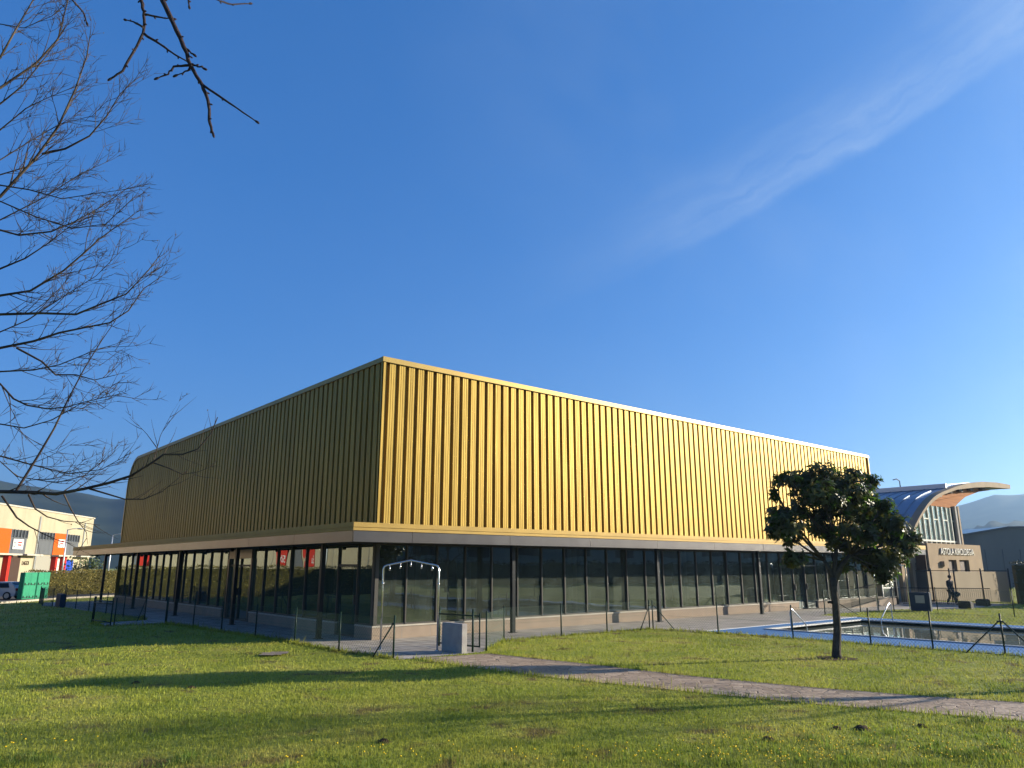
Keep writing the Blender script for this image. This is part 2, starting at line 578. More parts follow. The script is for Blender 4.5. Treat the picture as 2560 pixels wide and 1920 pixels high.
def paving_mat(name, kind):
    m = bpy.data.materials.new(name)
    m.use_nodes = True
    t = m.node_tree
    b = t.nodes['Principled BSDF']
    b.inputs['Roughness'].default_value = 0.8
    g = t.nodes.new('ShaderNodeNewGeometry')
    if kind == 'stone':
        ns = t.nodes.new('ShaderNodeTexNoise')
        ns.inputs['Scale'].default_value = 2.2
        t.links.new(g.outputs['Position'], ns.inputs['Vector'])
        add = t.nodes.new('ShaderNodeVectorMath')
        add.operation = 'MULTIPLY_ADD'
        t.links.new(ns.outputs['Color'], add.inputs[0])
        add.inputs[1].default_value = (0.16, 0.16, 0)
        t.links.new(g.outputs['Position'], add.inputs[2])
        v1 = t.nodes.new('ShaderNodeTexVoronoi')
        v1.feature = 'DISTANCE_TO_EDGE'
        v2 = t.nodes.new('ShaderNodeTexVoronoi')
        for v in (v1, v2):
            v.inputs['Scale'].default_value = 3.3
            v.inputs['Randomness'].default_value = 0.85
            t.links.new(add.outputs[0], v.inputs['Vector'])
        sx = t.nodes.new('ShaderNodeSeparateColor')
        t.links.new(v2.outputs['Color'], sx.inputs[0])
        r = t.nodes.new('ShaderNodeValToRGB')
        r.color_ramp.elements[0].color = (0.25, 0.175, 0.115, 1)
        r.color_ramp.elements[1].color = (0.4, 0.295, 0.205, 1)
        t.links.new(sx.outputs[0], r.inputs[0])
        j = t.nodes.new('ShaderNodeMapRange')
        t.links.new(v1.outputs['Distance'], j.inputs[0])
        j.inputs[1].default_value, j.inputs[2].default_value = 0.008, 0.034
        n3 = t.nodes.new('ShaderNodeTexNoise')
        n3.inputs['Scale'].default_value = 14
        n3.inputs['Detail'].default_value = 6
        t.links.new(g.outputs['Position'], n3.inputs['Vector'])
        mr = t.nodes.new('ShaderNodeMapRange')
        t.links.new(n3.outputs[0], mr.inputs[0])
        mr.inputs[1].default_value, mr.inputs[2].default_value = 0.3, 0.7
        mr.inputs[3].default_value, mr.inputs[4].default_value = 0.72, 1.2
        sc = t.nodes.new('ShaderNodeVectorMath')
        sc.operation = 'SCALE'
        t.links.new(r.outputs[0], sc.inputs[0])
        t.links.new(mr.outputs[0], sc.inputs['Scale'])
        mx = t.nodes.new('ShaderNodeMix')
        mx.data_type = 'RGBA'
        t.links.new(j.outputs[0], mx.inputs[0])
        mx.inputs[6].default_value = (0.13, 0.098, 0.07, 1)
        t.links.new(sc.outputs[0], mx.inputs[7])
        col, hgt = mx.outputs[2], j.outputs[0]
        h2 = t.nodes.new('ShaderNodeMath')
        h2.operation = 'MULTIPLY_ADD'
        t.links.new(n3.outputs[0], h2.inputs[0])
        h2.inputs[1].default_value = 0.8
        t.links.new(hgt, h2.inputs[2])
        hgt = h2.outputs[0]
        dist = 0.03
    else:
        br = t.nodes.new('ShaderNodeTexBrick')
        br.offset = 0.0
        t.links.new(g.outputs['Position'], br.inputs['Vector'])
        br.inputs['Scale'].default_value = 1.0
        br.inputs['Brick Width'].default_value = 0.6
        br.inputs['Row Height'].default_value = 0.6
        br.inputs['Mortar Size'].default_value = 0.02
        br.inputs['Color1'].default_value = (0.33, 0.29, 0.25, 1)
        br.inputs['Color2'].default_value = (0.37, 0.33, 0.285, 1)
        br.inputs['Mortar'].default_value = (0.13, 0.115, 0.1, 1)
        n3 = t.nodes.new('ShaderNodeTexNoise')
        n3.inputs['Scale'].default_value = 1.4
        n3.inputs['Detail'].default_value = 7
        t.links.new(g.outputs['Position'], n3.inputs['Vector'])
        mr = t.nodes.new('ShaderNodeMapRange')
        t.links.new(n3.outputs[0], mr.inputs[0])
        mr.inputs[1].default_value, mr.inputs[2].default_value = 0.3, 0.7
        mr.inputs[3].default_value, mr.inputs[4].default_value = 0.66, 1.15
        sc = t.nodes.new('ShaderNodeVectorMath')
        sc.operation = 'SCALE'
        t.links.new(br.outputs['Color'], sc.inputs[0])
        t.links.new(mr.outputs[0], sc.inputs['Scale'])
        col, hgt, dist = sc.outputs[0], n3.outputs[0], 0.006
    bp = t.nodes.new('ShaderNodeBump')
    bp.inputs['Strength'].default_value = 0.7
    bp.inputs['Distance'].default_value = dist
    t.links.new(hgt, bp.inputs['Height'])
    t.links.new(bp.outputs[0], b.inputs['Normal'])
    t.links.new(col, b.inputs['Base Color'])
    return m


STONE = paving_mat('stone_path', 'stone')
TILES = paving_mat('paving_tiles', 'tile')


def glass_mat(name, tint, ior, gain, dust=0.06, dustcol=(0.3, 0.33, 0.3), wav=0.0):
    m = bpy.data.materials.new(name)
    m.use_nodes = True
    t = m.node_tree
    t.nodes.remove(t.nodes['Principled BSDF'])
    tr = t.nodes.new('ShaderNodeBsdfTransparent')
    tr.inputs[0].default_value = (*tint, 1)
    gl = t.nodes.new('ShaderNodeBsdfGlossy')
    gl.inputs['Roughness'].default_value = 0.0
    gl.inputs['Color'].default_value = (0.86, 0.96, 0.96, 1)
    df = t.nodes.new('ShaderNodeBsdfDiffuse')
    df.inputs[0].default_value = (*dustcol, 1)
    fr = t.nodes.new('ShaderNodeFresnel')
    fr.inputs['IOR'].default_value = ior
    mu = t.nodes.new('ShaderNodeMath')
    mu.operation = 'MULTIPLY'
    mu.use_clamp = True
    t.links.new(fr.outputs[0], mu.inputs[0])
    mu.inputs[1].default_value = gain
    g = t.nodes.new('ShaderNodeNewGeometry')
    if wav:
        n = t.nodes.new('ShaderNodeTexNoise')
        n.inputs['Scale'].default_value = 0.7
        n.inputs['Detail'].default_value = 1
        t.links.new(g.outputs['Position'], n.inputs['Vector'])
        bp = t.nodes.new('ShaderNodeBump')
        bp.inputs['Strength'].default_value = 1.0
        bp.inputs['Distance'].default_value = wav
        t.links.new(n.outputs[0], bp.inputs['Height'])
        t.links.new(bp.outputs[0], gl.inputs['Normal'])
    m0 = t.nodes.new('ShaderNodeMixShader')
    n2 = t.nodes.new('ShaderNodeTexNoise')
    n2.inputs['Scale'].default_value = 1.6
    n2.inputs['Detail'].default_value = 7
    t.links.new(g.outputs['Position'], n2.inputs['Vector'])
    mr = t.nodes.new('ShaderNodeMapRange')
    t.links.new(n2.outputs[0], mr.inputs[0])
    mr.inputs[1].default_value, mr.inputs[2].default_value = 0.35, 0.75
    mr.inputs[3].default_value, mr.inputs[4].default_value = dust * 0.7, dust * 1.6
    t.links.new(mr.outputs[0], m0.inputs[0])
    t.links.new(tr.outputs[0], m0.inputs[1])
    t.links.new(df.outputs[0], m0.inputs[2])
    m1 = t.nodes.new('ShaderNodeMixShader')
    t.links.new(mu.outputs[0], m1.inputs[0])
    t.links.new(m0.outputs[0], m1.inputs[1])
    t.links.new(gl.outputs[0], m1.inputs[2])
    t.links.new(m1.outputs[0], t.nodes['Material Output'].inputs[0])
    return m


GLASS = glass_mat('tinted_glass', (0.2, 0.3, 0.3), 1.75, 1.5, 0.065, (0.46, 0.56, 0.46), 0.005)
GLASS_PALE = glass_mat('pale_glass', (0.45, 0.55, 0.5), 1.6, 1.2, 0.55, (0.33, 0.4, 0.33))

# ------------------------------------------------------------------ ground, paths, pool
PATH_U = [(0.6, -5.3), (0.9, -7.5), (1.1, -8.9), (1.25, -11.1), (1.75, -13.6), (2.4, -15.6), (3.1, -17.1), (4.6, -19.4), (7.5, -22.5), (13, -27)]
PATH_L = [(-1.6, -4.9), (-1.5, -7.5), (-1.12, -9.8), (-0.5, -12.4), (0.05, -14.55), (0.9, -16.75), (1.25, -17.7), (2.9, -20.4), (6.0, -24), (12, -29)]
APRON_L = [(-2.0, -4.9), (-2.25, -2.3), (-2.3, 0.9), (-2.4, 3.6), (-2.6, 6.2), (-2.75, 8.9), (-2.95, 11.4), (-5.2, 11.7), (-5.3, 13.3),
           (-4.6, 13.9), (-3.0, 14.4), (-2.6, 16.5), (-2.9, 20.0), (-3.45, 24.0), (-3.6, 29.0), (-4.4, 31.0), (-3.6, 35.0), (-3.55, 35.9)]


def sheet(name, poly, z, m, kind='structure', base=(0, 0, 0)):
    b = MB()
    b.face([(x, y, z) for x, y in poly])
    return b.build(name, m, kind=kind)


def gz(y):
    return -0.5 * max(0.0, min(1.0, (y - 36.0) / 10.0))


# one ground sheet to the horizon, with the pool cut out of it (cells leave the pool's rectangle open)
PX0, PX1, PY0, PY1 = 13.3, 20.7, -34.0, -6.0
b = MB()
xs = [-2600, -300, PX0, PX1, 400, 2600]
ys = [-2600, -300, PY0, PY1, 36, 46, 400, 2600]
for i in range(5):
    for j in range(7):
        if xs[i] == PX0 and ys[j] == PY0:
            continue
        b.face([(xs[i], ys[j], gz(ys[j])), (xs[i + 1], ys[j], gz(ys[j])), (xs[i + 1], ys[j + 1], gz(ys[j + 1])), (xs[i], ys[j + 1], gz(ys[j + 1]))])
b.build('lawn', LAWN, kind='structure')
b = MB()
n = len(PATH_U)
for i in range(n - 1):
    b.face([(*PATH_L[i], 0.006), (*PATH_L[i + 1], 0.006), (*PATH_U[i + 1], 0.006), (*PATH_U[i], 0.006)])
b.build('stone_path', STONE, kind='structure')
# paving apron round the hall, butting against the path, the pool deck and the far path
ap = [(PATH_U[0][0], PATH_U[0][1] + 0.4), (0.95, -4.68), (3.1, -2.85), (10.2, -2.95), (10.2, -4.9), (22.6, -4.9), (22.6, -3.0), (30, -3.2), (34, -5.6), (42, -5.6), (42, 2), (36, 2), (36, 35.9), (-3.55, 35.9)]
sheet('paving', list(reversed(APRON_L[:-1])) + [(-1.6, -4.9)] + ap, 0.008, TILES)
sheet('far_path', [(30, -3.2), (22.6, -3.0), (22.6, -2.9), (30.5, -2.9)], 0.004, TILES)
# street beyond the lawn, with its kerb
KP = [at(-500, 1548, -0.5), at(0, 1509, -0.5), at(140, 1498, -0.5), at(300, 1490, -0.5), at(480, 1484, -0.5)]
kp = [(p.x, p.y) for p in KP]
sheet('street', kp + [(40, 84), (-20, 64), (-60, 30)], -0.49, ASPHALT)
b = MB()
for (x0, y0), (x1, y1) in zip(kp, kp[1:]):
    dx, dy = x1 - x0, y1 - y0
    L = math.hypot(dx, dy)
    fr = (lambda x0, y0, dx, dy, L: lambda p: (x0 + dx / L * p[0] - dy / L * p[1], y0 + dy / L * p[0] + dx / L * p[1], p[2]))(x0, y0, dx, dy, L)
    b.box(0, L, -0.35, 0.1, -0.5, -0.36, fr)
b.build('kerb', KERB, kind='structure')

# pool: blue deck, white coping, basin and water
b = MB()
DX0, DX1, DY1 = 10.9, 22.5, -4.95
for (x0, x1, y0, y1) in ((DX0, PX0 - 0.13, PY0, DY1), (PX1 + 0.13, DX1, PY0, DY1), (PX0 - 0.13, PX1 + 0.13, PY1 + 0.13, DY1)):
    b.face([(x0, y0, 0.012), (x1, y0, 0.012), (x1, y1, 0.012), (x0, y1, 0.012)])
b.build('pool_deck', BLUE_DECK, kind='structure')
b = MB()
for (x0, x1, y0, y1) in ((PX0 - 0.13, PX0, PY0, PY1 + 0.13), (PX1, PX1 + 0.13, PY0, PY1 + 0.13), (PX0, PX1, PY1, PY1 + 0.13)):
    b.box(x0, x1, y0, y1, -0.1, 0.05)
b.box(DX0 - 0.02, DX1, DY1, DY1 + 0.08, 0.0, 0.03)
b.build('pool_coping', WHITE, kind='structure')
POOLT = mat('pool_tile', (0.4, 0.43, 0.38), 0.4, 0, (0.3, 0.33, 0.3), 4)
b = MB()
for q in ([(PX0, PY0, 0), (PX0, PY1, 0), (PX0, PY1, -1.6), (PX0, PY0, -1.6)], [(PX1, PY1, 0), (PX1, PY0, 0), (PX1, PY0, -1.6), (PX1, PY1, -1.6)],
          [(PX0, PY1, 0), (PX1, PY1, 0), (PX1, PY1, -1.6), (PX0, PY1, -1.6)], [(PX1, PY0, 0), (PX0, PY0, 0), (PX0, PY0, -1.6), (PX1, PY0, -1.6)],
          [(PX0, PY0, -1.6), (PX1, PY0, -1.6), (PX1, PY1, -1.6), (PX0, PY1, -1.6)]):
    b.face(q)
b.build('pool_basin', POOLT, kind='structure')
WATER = bpy.data.materials.new('pool_water')
WATER.use_nodes = True
t = WATER.node_tree
p = t.nodes['Principled BSDF']
p.inputs['Base Color'].default_value = (0.19, 0.21, 0.17, 1)
p.inputs['Roughness'].default_value = 0.02
p.inputs['IOR'].default_value = 1.5
g = t.nodes.new('ShaderNodeNewGeometry')
n = t.nodes.new('ShaderNodeTexNoise')
n.inputs['Scale'].default_value = 1.1
t.links.new(g.outputs['Position'], n.inputs['Vector'])
bp = t.nodes.new('ShaderNodeBump')
bp.inputs['Strength'].default_value = 0.4
bp.inputs['Distance'].default_value = 0.012
t.links.new(n.outputs[0], bp.inputs['Height'])
t.links.new(bp.outputs[0], p.inputs['Normal'])
sheet('pool_water', [(PX0, PY0), (PX1, PY0), (PX1, PY1), (PX0, PY1)], -0.09, WATER)

# hills on the horizon
HILL = mat('hill_forest', (0.016, 0.03, 0.016), 0.95, 0, (0.04, 0.055, 0.03), 0.012, 0.4, 0.62, bump=1.0, bscale=0.05, detail=8)


def hill(name, az0, az1, r0, r1, prof, seed):
    rg = random.Random(seed)
    ph = [rg.uniform(0, 6.3) for _ in range(12)]
    b = MB()
    NA, NR = 150, 12
    vs, fs = [], []
    for i in range(NA + 1):
        s = i / NA
        a = az0 + (az1 - az0) * s
        top = prof(s)
        top *= 1 + sum(0.05 / (k + 1) * math.sin(ph[k] + (k + 1) ** 1.6 * 5 * s) for k in range(8))
        for j in range(NR + 1):
            u = j / NR
            r = r0 + (r1 - r0) * u
            hgt = top * math.sin(PI / 2 * min(1, u * 1.25)) if u < 0.8 else top * (1 - (u - 0.8) * 1.2)
            hgt *= 1 + 0.07 * math.sin(ph[8] + 23 * s + 6 * u) * math.sin(ph[9] + 9 * u)
            if u >= 0.75:
                hgt += rg.uniform(0, 5)
            vs.append((CAM.x + r * math.sin(a), CAM.y + r * math.cos(a), max(-0.9, hgt) if j else -0.9))
    for i in range(NA):
        for j in range(NR):
            fs.append((i * (NR + 1) + j, i * (NR + 1) + j + 1, (i + 1) * (NR + 1) + j + 1, (i + 1) * (NR + 1) + j))
    b.mesh(vs, fs, True)
    return b.build(name, HILL, kind='structure')


hill('hills', YAW - R(60), YAW + R(5), 900, 1700, lambda s: 132 * (1 - 0.12 * max(0, s - 0.55) / 0.45), 3)
hill('hills', YAW + R(5), YAW + R(75), 1300, 2100, lambda s: 80 + 82 * max(0, min(1, (s - 0.3) / 0.1)), 5)
hill('hills', YAW + R(24), YAW + R(75), 600, 1000, lambda s: 44 * min(1, s * 6), 9)

# ------------------------------------------------------------------ the golden sports hall
HX, HY, HZ = 36.7, 33.3, 9.33
CB = 3.58                       # bottom of the cladding
hall = thing('sports_hall', (0, 0, 0), 'large sports hall with ribbed golden cladding above a continuous band of dark glass', 'building')


def roof_z(y, r=2.0):
    """top of the wall above y: the far edge is rounded"""
    if y <= HY - r:
        return HZ
    d = min(y - (HY - r), r)
    return HZ - r + math.sqrt(max(0, r * r - d * d))


PIT, RIB, DEPT = 0.3975, 0.265, 0.12


def rib_profile(L, pitch=PIT):
    """(along, out) points of the ribbed sheet: raised pans with two fine grooves, deep flat recesses"""
    pts = [(0.0, 0.03), (0.09, 0.03), (0.09, -DEPT)]
    n = int((L - 0.2) / pitch)
    x = 0.25
    for i in range(n):
        a = x + i * pitch
        if a + RIB > L - 0.1:
            break
        pts += [(a, -DEPT), (a + 0.012, 0)]
        for gpos in (0.08, 0.168):
            pts += [(a + gpos, 0), (a + gpos + 0.004, -0.022), (a + gpos + 0.014, -0.022), (a + gpos + 0.018, 0)]
        pts += [(a + RIB - 0.012, 0), (a + RIB, -DEPT)]
    pts += [(L - 0.09, -DEPT), (L - 0.09, 0.03), (L, 0.03)]
    return pts


b = MB()
pr = rib_profile(HX)
for (a0, o0), (a1, o1) in zip(pr, pr[1:]):
    b.face([(a0, -o0, CB), (a1, -o1, CB), (a1, -o1, HZ - 0.1), (a0, -o0, HZ - 0.1)])
b.build('pool_side_cladding', GOLD, hall)
b = MB()
pr = rib_profile(HY)
for (a0, o0), (a1, o1) in zip(pr, pr[1:]):
    b.face([(-o1, a1, CB), (-o0, a0, CB), (-o0, a0, roof_z(a0) - 0.1), (-o1, a1, roof_z(a1) - 0.1)])
b.build('lawn_side_cladding', GOLD, hall)
# back walls, roof following the rounded edge
b = MB()
b.face([(HX, 0.0, CB), (HX, HY, CB)] + [(HX, y, roof_z(y)) for y in [HY - 2 * (1 - math.cos(k * PI / 16)) for k in range(0, 9)]] + [(HX, 0.0, HZ)])
b.face([(HX, HY, 0), (0, HY, 0), (0, HY, HZ - 2), (HX, HY, HZ - 2)])
b.face([(HX, 0.1, 0), (HX, HY, 0), (HX, HY, CB), (HX, 0.1, CB)])
b.build('end_wall', GOLD, hall)
b = MB()
ysr = [0.0, HY - 2.0] + [HY - 2 + 2 * math.sin(k * PI / 16) for k in range(1, 9)]
for y0, y1 in zip(ysr, ysr[1:]):
    b.face([(0, y0, roof_z(y0)), (HX, y0, roof_z(y0)), (HX, y1, roof_z(y1)), (0, y1, roof_z(y1))])
b.build('roof', FASCIA, hall)
# parapet trim along both top edges
b = MB()
b.box(-0.05, HX + 0.03, -0.06, 0.14, HZ - 0.12, HZ + 0.06)
b.build('parapet_trim', PARAPET, hall)
b = MB()
pth = [(y, roof_z(y)) for y in [0.14, HY - 2.0] + [HY - 2 + 2 * math.sin(k * PI / 24) for k in range(1, 13)]] + [(HY, 4.2)]
for (y0, z0), (y1, z1) in zip(pth, pth[1:]):
    dy, dz = y1 - y0, z1 - z0
    L = math.hypot(dy, dz)
    ny, nz = -dz / L, dy / L
    ny, nz = (ny, nz) if nz > 0 or ny > 0 else (-ny, -nz)
    q = [(y0 - ny * 0.12, z0 - nz * 0.12), (y1 - ny * 0.12, z1 - nz * 0.12), (y1 + ny * 0.05, z1 + nz * 0.05), (y0 + ny * 0.05, z0 + nz * 0.05)]
    b.prism(q, lambda p: (-0.05, p[0], p[1]), lambda p: (0.13, p[0], p[1]))
b.build('parapet_trim', PARAPET, hall)
# canopy: an L of dark fascia boards with a golden top trim
D = 1.8
CXE, CYE = 39.35, 38.4
b = MB()
b.face([(-D + 0.05, -D + 0.05, 3.02), (-D + 0.05, CYE, 3.02), (-0.02, CYE, 3.02), (-0.02, -0.02, 3.02), (CXE, -0.02, 3.02), (CXE, -D + 0.05, 3.02)])
b.face([(-D + 0.05, -D + 0.05, 3.54), (CXE, -D + 0.05, 3.54), (CXE, 0.1, 3.54), (0.1, 0.1, 3.54), (0.1, CYE, 3.54), (-D + 0.05, CYE, 3.54)])
b.build('canopy_soffit', SOFFIT, hall)
b = MB()
xj = [-D] + [0.25 + 4.0 * k for k in range(10)] + [CXE]
for x0, x1 in zip(xj, xj[1:]):
    b.box(x0 + 0.006, x1 - 0.006, -D, -D + 0.05, 3.0, 3.325)
yj = [-D + 0.05] + [2.3 + 4.0 * k for k in range(9)] + [CYE]
for y0, y1 in zip(yj, yj[1:]):
    b.box(-D, -D + 0.05, y0 + 0.006, y1 - 0.006, 3.0, 3.325)
b.box(CXE - 0.05, CXE, -D + 0.06, -0.02, 3.001, 3.324)
b.box(-D + 0.06, -0.02, CYE - 0.05, CYE, 3.001, 3.324)
b.build('canopy_fascia', FASCIA, hall)
b = MB()
for z0, z1, o in ((3.33, 3.415, 0.03), (3.415, 3.43, 0.0), (3.43, 3.57, 0.025)):
    b.box(-D - o, CXE + o, -D - o, -D + 0.06, z0, z1)
    b.box(-D - o, -D + 0.06, -D + 0.06, CYE + o, z0, z1)
b.build('canopy_trim', GOLD_TRIM, hall)
# plinth with gaps at the doors
PZ = 0.38
b = MB()
for x0, x1 in ((0.0, 26.3), (28.4, 36.7)):
    b.box(x0, x1, 0.0, 0.3, 0, PZ)
for y0, y1 in ((0.3, 1.15), (2.55, 10.4), (13.6, 33.3)):
    b.box(0.0, 0.3, y0, y1, 0, PZ)
b.mi = 1
for k in range(1, 33):
    b.box(k * 1.12 - 0.004, k * 1.12 + 0.004, -0.003, 0.02, 0.02, PZ - 0.01)
b.build('plinth', [PLINTH, CONC], hall)
b = MB()
for x0, x1 in ((-0.02, 26.3), (28.4, 36.7)):
    b.box(x0, x1, -0.03, 0.3, PZ, PZ + 0.05)
for y0, y1 in ((0.3, 1.15), (2.55, 10.4), (13.6, 33.3)):
    b.box(-0.02, 0.3, y0, y1, PZ, PZ + 0.05)
b.build('sill', COPING, hall)
# interior: floor, ceiling, inner walls and a few columns seen through the glass
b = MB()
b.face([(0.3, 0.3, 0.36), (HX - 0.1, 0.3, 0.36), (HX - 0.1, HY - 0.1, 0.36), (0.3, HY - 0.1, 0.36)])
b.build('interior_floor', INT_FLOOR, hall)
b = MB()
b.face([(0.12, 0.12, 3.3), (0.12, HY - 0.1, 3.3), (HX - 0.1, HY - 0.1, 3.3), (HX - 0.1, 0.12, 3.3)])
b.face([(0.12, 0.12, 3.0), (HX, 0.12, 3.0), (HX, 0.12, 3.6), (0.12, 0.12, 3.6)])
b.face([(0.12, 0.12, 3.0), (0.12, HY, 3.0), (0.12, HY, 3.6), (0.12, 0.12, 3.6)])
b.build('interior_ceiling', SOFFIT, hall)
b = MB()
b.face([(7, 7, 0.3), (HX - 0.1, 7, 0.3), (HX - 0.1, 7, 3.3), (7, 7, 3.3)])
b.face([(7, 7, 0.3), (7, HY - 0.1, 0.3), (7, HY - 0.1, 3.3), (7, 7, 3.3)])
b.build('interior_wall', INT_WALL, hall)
for x, y in [(3.4 + 8 * k, 2.4) for k in range(4)] + [(2.4, 8 + 8 * k) for k in range(3)]:
    b = MB()
    b.box(x - 0.16, x + 0.16, y - 0.16, y + 0.16, 0.37, 3.29)
    b.build('interior_column', CONC, hall)
for x0, x1, y0, m_ in ((0.5, 1.25, 2.2, (0.1, 0.19, 0.28)), (4.75, 5.4, 1.9, (0.16, 0.2, 0.23)), (11.9, 12.8, 2.6, (0.06, 0.12, 0.16)), (19.4, 20.6, 3.0, (0.14, 0.15, 0.14))):
    b = MB()
    b.bbox(x0, x1, y0, y0 + 0.12, 0.37, 2.5, 0.02)
    b.build('interior_partition', mat('partition', m_, 0.7), hall)
# glazing: each pane a part, its mullion a sub-part
GB, GT = PZ + 0.1, 2.98


def window(x0, x1, side, door=False):
    zb = GB if not door else 0.06

    def fr(p):
        return p if side == 'R' else (p[1], p[0], p[2])
    b = MB()
    q = [(x0 + 0.03, 0.09, zb), (x1 - 0.03, 0.09, zb), (x1 - 0.03, 0.09, GT), (x0 + 0.03, 0.09, GT)]
    if side == 'L':
        q = [fr(p) for p in reversed(q)]
    b.face(q)
    w = b.build('window_pane', GLASS, hall)
    b = MB()
    b.box(x0 - 0.024, x0 + 0.024, 0.03, 0.16, 0.44 if not door else 0.02, 3.0, fr)
    b.box(x0 + 0.03, x1 - 0.03, 0.05, 0.15, zb - 0.05, zb, fr)
    b.box(x0 + 0.03, x1 - 0.03, 0.05, 0.15, GT, 3.0, fr)
    if door:
        b.box(x0 + 0.03, x1 - 0.03, 0.05, 0.15, 2.28, 2.36, fr)
        b.box(x0 + 0.06, x0 + 0.1, -0.02, 0.05, 1.05, 1.35, fr)
    b.build('mullion', MULL, w)
    return w


xg = [0.02, 1.26, 2.5, 3.72, 4.94, 6.18] + [6.18 + 1.242 * k for k in range(1, 25)]
for x0, x1 in zip(xg, xg[1:]):
    if x1 > HX:
        break
    window(x0, x1, 'R', 26.0 < x0 < 27.9)
yg = [0.02, 1.2, 2.6] + [2.6 + 1.31 * k for k in range(1, 24)]
for y0, y1 in zip(yg, yg[1:]):
    if y1 > HY + 0.2:
        break
    window(y0, min(y1, HY - 0.05), 'L', 1.0 < y0 < 2.0 or 10.3 < y0 < 13.0)
b = MB()
b.box(-0.02, 0.14, 10.42, 13.12, 2.62, 3.0)
b.box(-0.021, 0.12, 10.36, 10.5, 0.02, 2.62)
b.box(-0.021, 0.12, 13.05, 13.18, 0.02, 2.62)
b.build('door_portal', FASCIA, hall)
# slim free-standing columns that carry the canopy
for x in (5.15, 13.3, 21.2, 28.9, 36.5):
    b = MB()
    b.box(x - 0.07, x + 0.07, -0.95, -0.81, 0.01, 3.02)
    b.box(x - 0.12, x + 0.12, -1.0, -0.76, 0.009, 0.03)
    b.build('canopy_column', DARK, hall)
for y in (1.5, 9.2, 16.6, 24.2, 31.8):
    b = MB()
    b.box(-1.17, -1.03, y - 0.07, y + 0.07, 0.01, 3.02)
    b.box(-1.22, -0.98, y - 0.12, y + 0.12, 0.009, 0.03)
    b.build('canopy_column', DARK, hall)
for y in [4.2 + 3.1 * k for k in range(11)]:
    b = MB()
    b.tube([(-0.9, y, 3.01), (-0.9, y, 2.9)], 0.07, 10)
    b.build('downlight', BLACK, hall)

# ------------------------------------------------------------------ arched entrance building beyond the hall
ent = thing('arched_entrance_building', (47, 0, 0), 'tan entrance building with an arched zinc roof and a tall glazed gable', 'building')
b = MB()
b.box(41.8, 51.7, -1.0, 4.0, 0, 2.7 - 0.85)
b.box(41.8, 45.16, -1.0, 4.0, 1.85, 2.72)
b.box(46.6, 47.14, -1.0, 4.0, 1.85, 2.72)
b.box(48.96, 51.7, -1.0, 4.0, 1.85, 2.72)
b.box(41.8, 51.7, -1.0, 4.0, 2.72, 3.82)
b.build('sign_block', TAN, ent)
b = MB()
b.box(45.16, 46.6, -0.8, -0.7, 1.85, 2.72)
b.box(47.14, 48.96, -0.8, -0.7, 1.85, 2.72)
b.build('brown_shutter', BROWN, ent)
LETM = mat('sign_letter', (0.42, 0.4, 0.36), 0.4, 0.3)
text('lettering', 'ASTOLA KIROLDEGIA', 0.64, (43.72, -1.06, 3.07), 0, LETM, ent, 0.05, 1.0)
b = MB()
b.box(43.7, 44.4, -1.25, -1.0, 2.3, 2.62)
b.build('wall_lamp', TAN, ent)
b = MB()
b.box(41.55, 41.8, -0.9, 4, 0, 3.7)
b.build('shade_toned_return_wall', BROWN, ent)  # block's side turned from the sun, its shade put in as dark brown
# glazed gable
b = MB()
XS = [43.3, 44.1, 44.9, 45.75, 46.6, 47.5, 48.4, 49.3, 50.2, 51.1, 51.9, 52.4]


def arch_under(x):
    P = [(42.3, 4.2), (42.6, 4.55), (43.66, 5.4), (45.36, 6.38), (46.88, 7.0), (48.75, 7.55), (51.66, 8.12), (55.68, 8.55), (59.11, 8.82), (64.4, 9.04)]
    for (a, za), (c, zc) in zip(P, P[1:]):
        if x <= c:
            return za + (zc - za) * (x - a) / (c - a)
    return P[-1][1]


gz = [min(6.75, arch_under(x) - 0.1) for x in XS]
for i in range(len(XS) - 1):
    b = MB()
    b.face([(XS[i], 0.9, 4.15), (XS[i + 1], 0.9, 4.15), (XS[i + 1], 0.9, gz[i + 1]), (XS[i], 0.9, gz[i])])
    b.build('gable_pane', GLASS_PALE, ent)
b = MB()
for i, x in enumerate(XS):
    b.box(x - 0.05, x + 0.05, 0.8, 0.95, 3.82, gz[i])
b.box(42.9, 52.5, 0.79, 0.96, 4.07, 4.2)
for i in (4, 6, 8, 10):
    if i < len(XS) - 1:
        b.box(XS[i] + 0.05, XS[i + 1] - 0.05, 0.81, 0.94, 5.7, 5.78)
b.build('gable_frame', GREYP if False else mat('pale_frame', (0.5, 0.5, 0.44), 0.6), ent)
b = MB()
b.face([(42.6, 2.2, 3.83), (52.6, 2.2, 3.83), (52.6, 2.2, 6.9), (46.2, 2.2, 6.9), (43.5, 2.2, 5.0)])
b.build('gable_inner_wall', mat('gable_inner', (0.3, 0.36, 0.32), 0.8), ent)
b = MB()
b.box(52.35, 52.75, 0.6, 22, 3.8, 6.9)
b.build('gable_pier', CONC, ent)
b = MB()
b.box(52.76, 53.05, 0.55, 22, 0.0, 6.9)
b.build('concrete_pier', FASCIA_TAN, ent)
b = MB()
wp = [(46.18, 6.77), (53.05, 6.77), (53.3, 6.95), (53.9, 7.22), (55.7, 7.84), (58.95, 8.47), (62, 8.8)] + [(x, arch_under(x) - 0.02) for x in (60, 57, 54, 51.66, 48.75, 46.9, 46.3)]
b.prism(wp, lambda p: (p[0], 0.85, p[1]), lambda p: (p[0], 21.0, p[1]))
b.build('wooden_soffit', WOOD, ent)
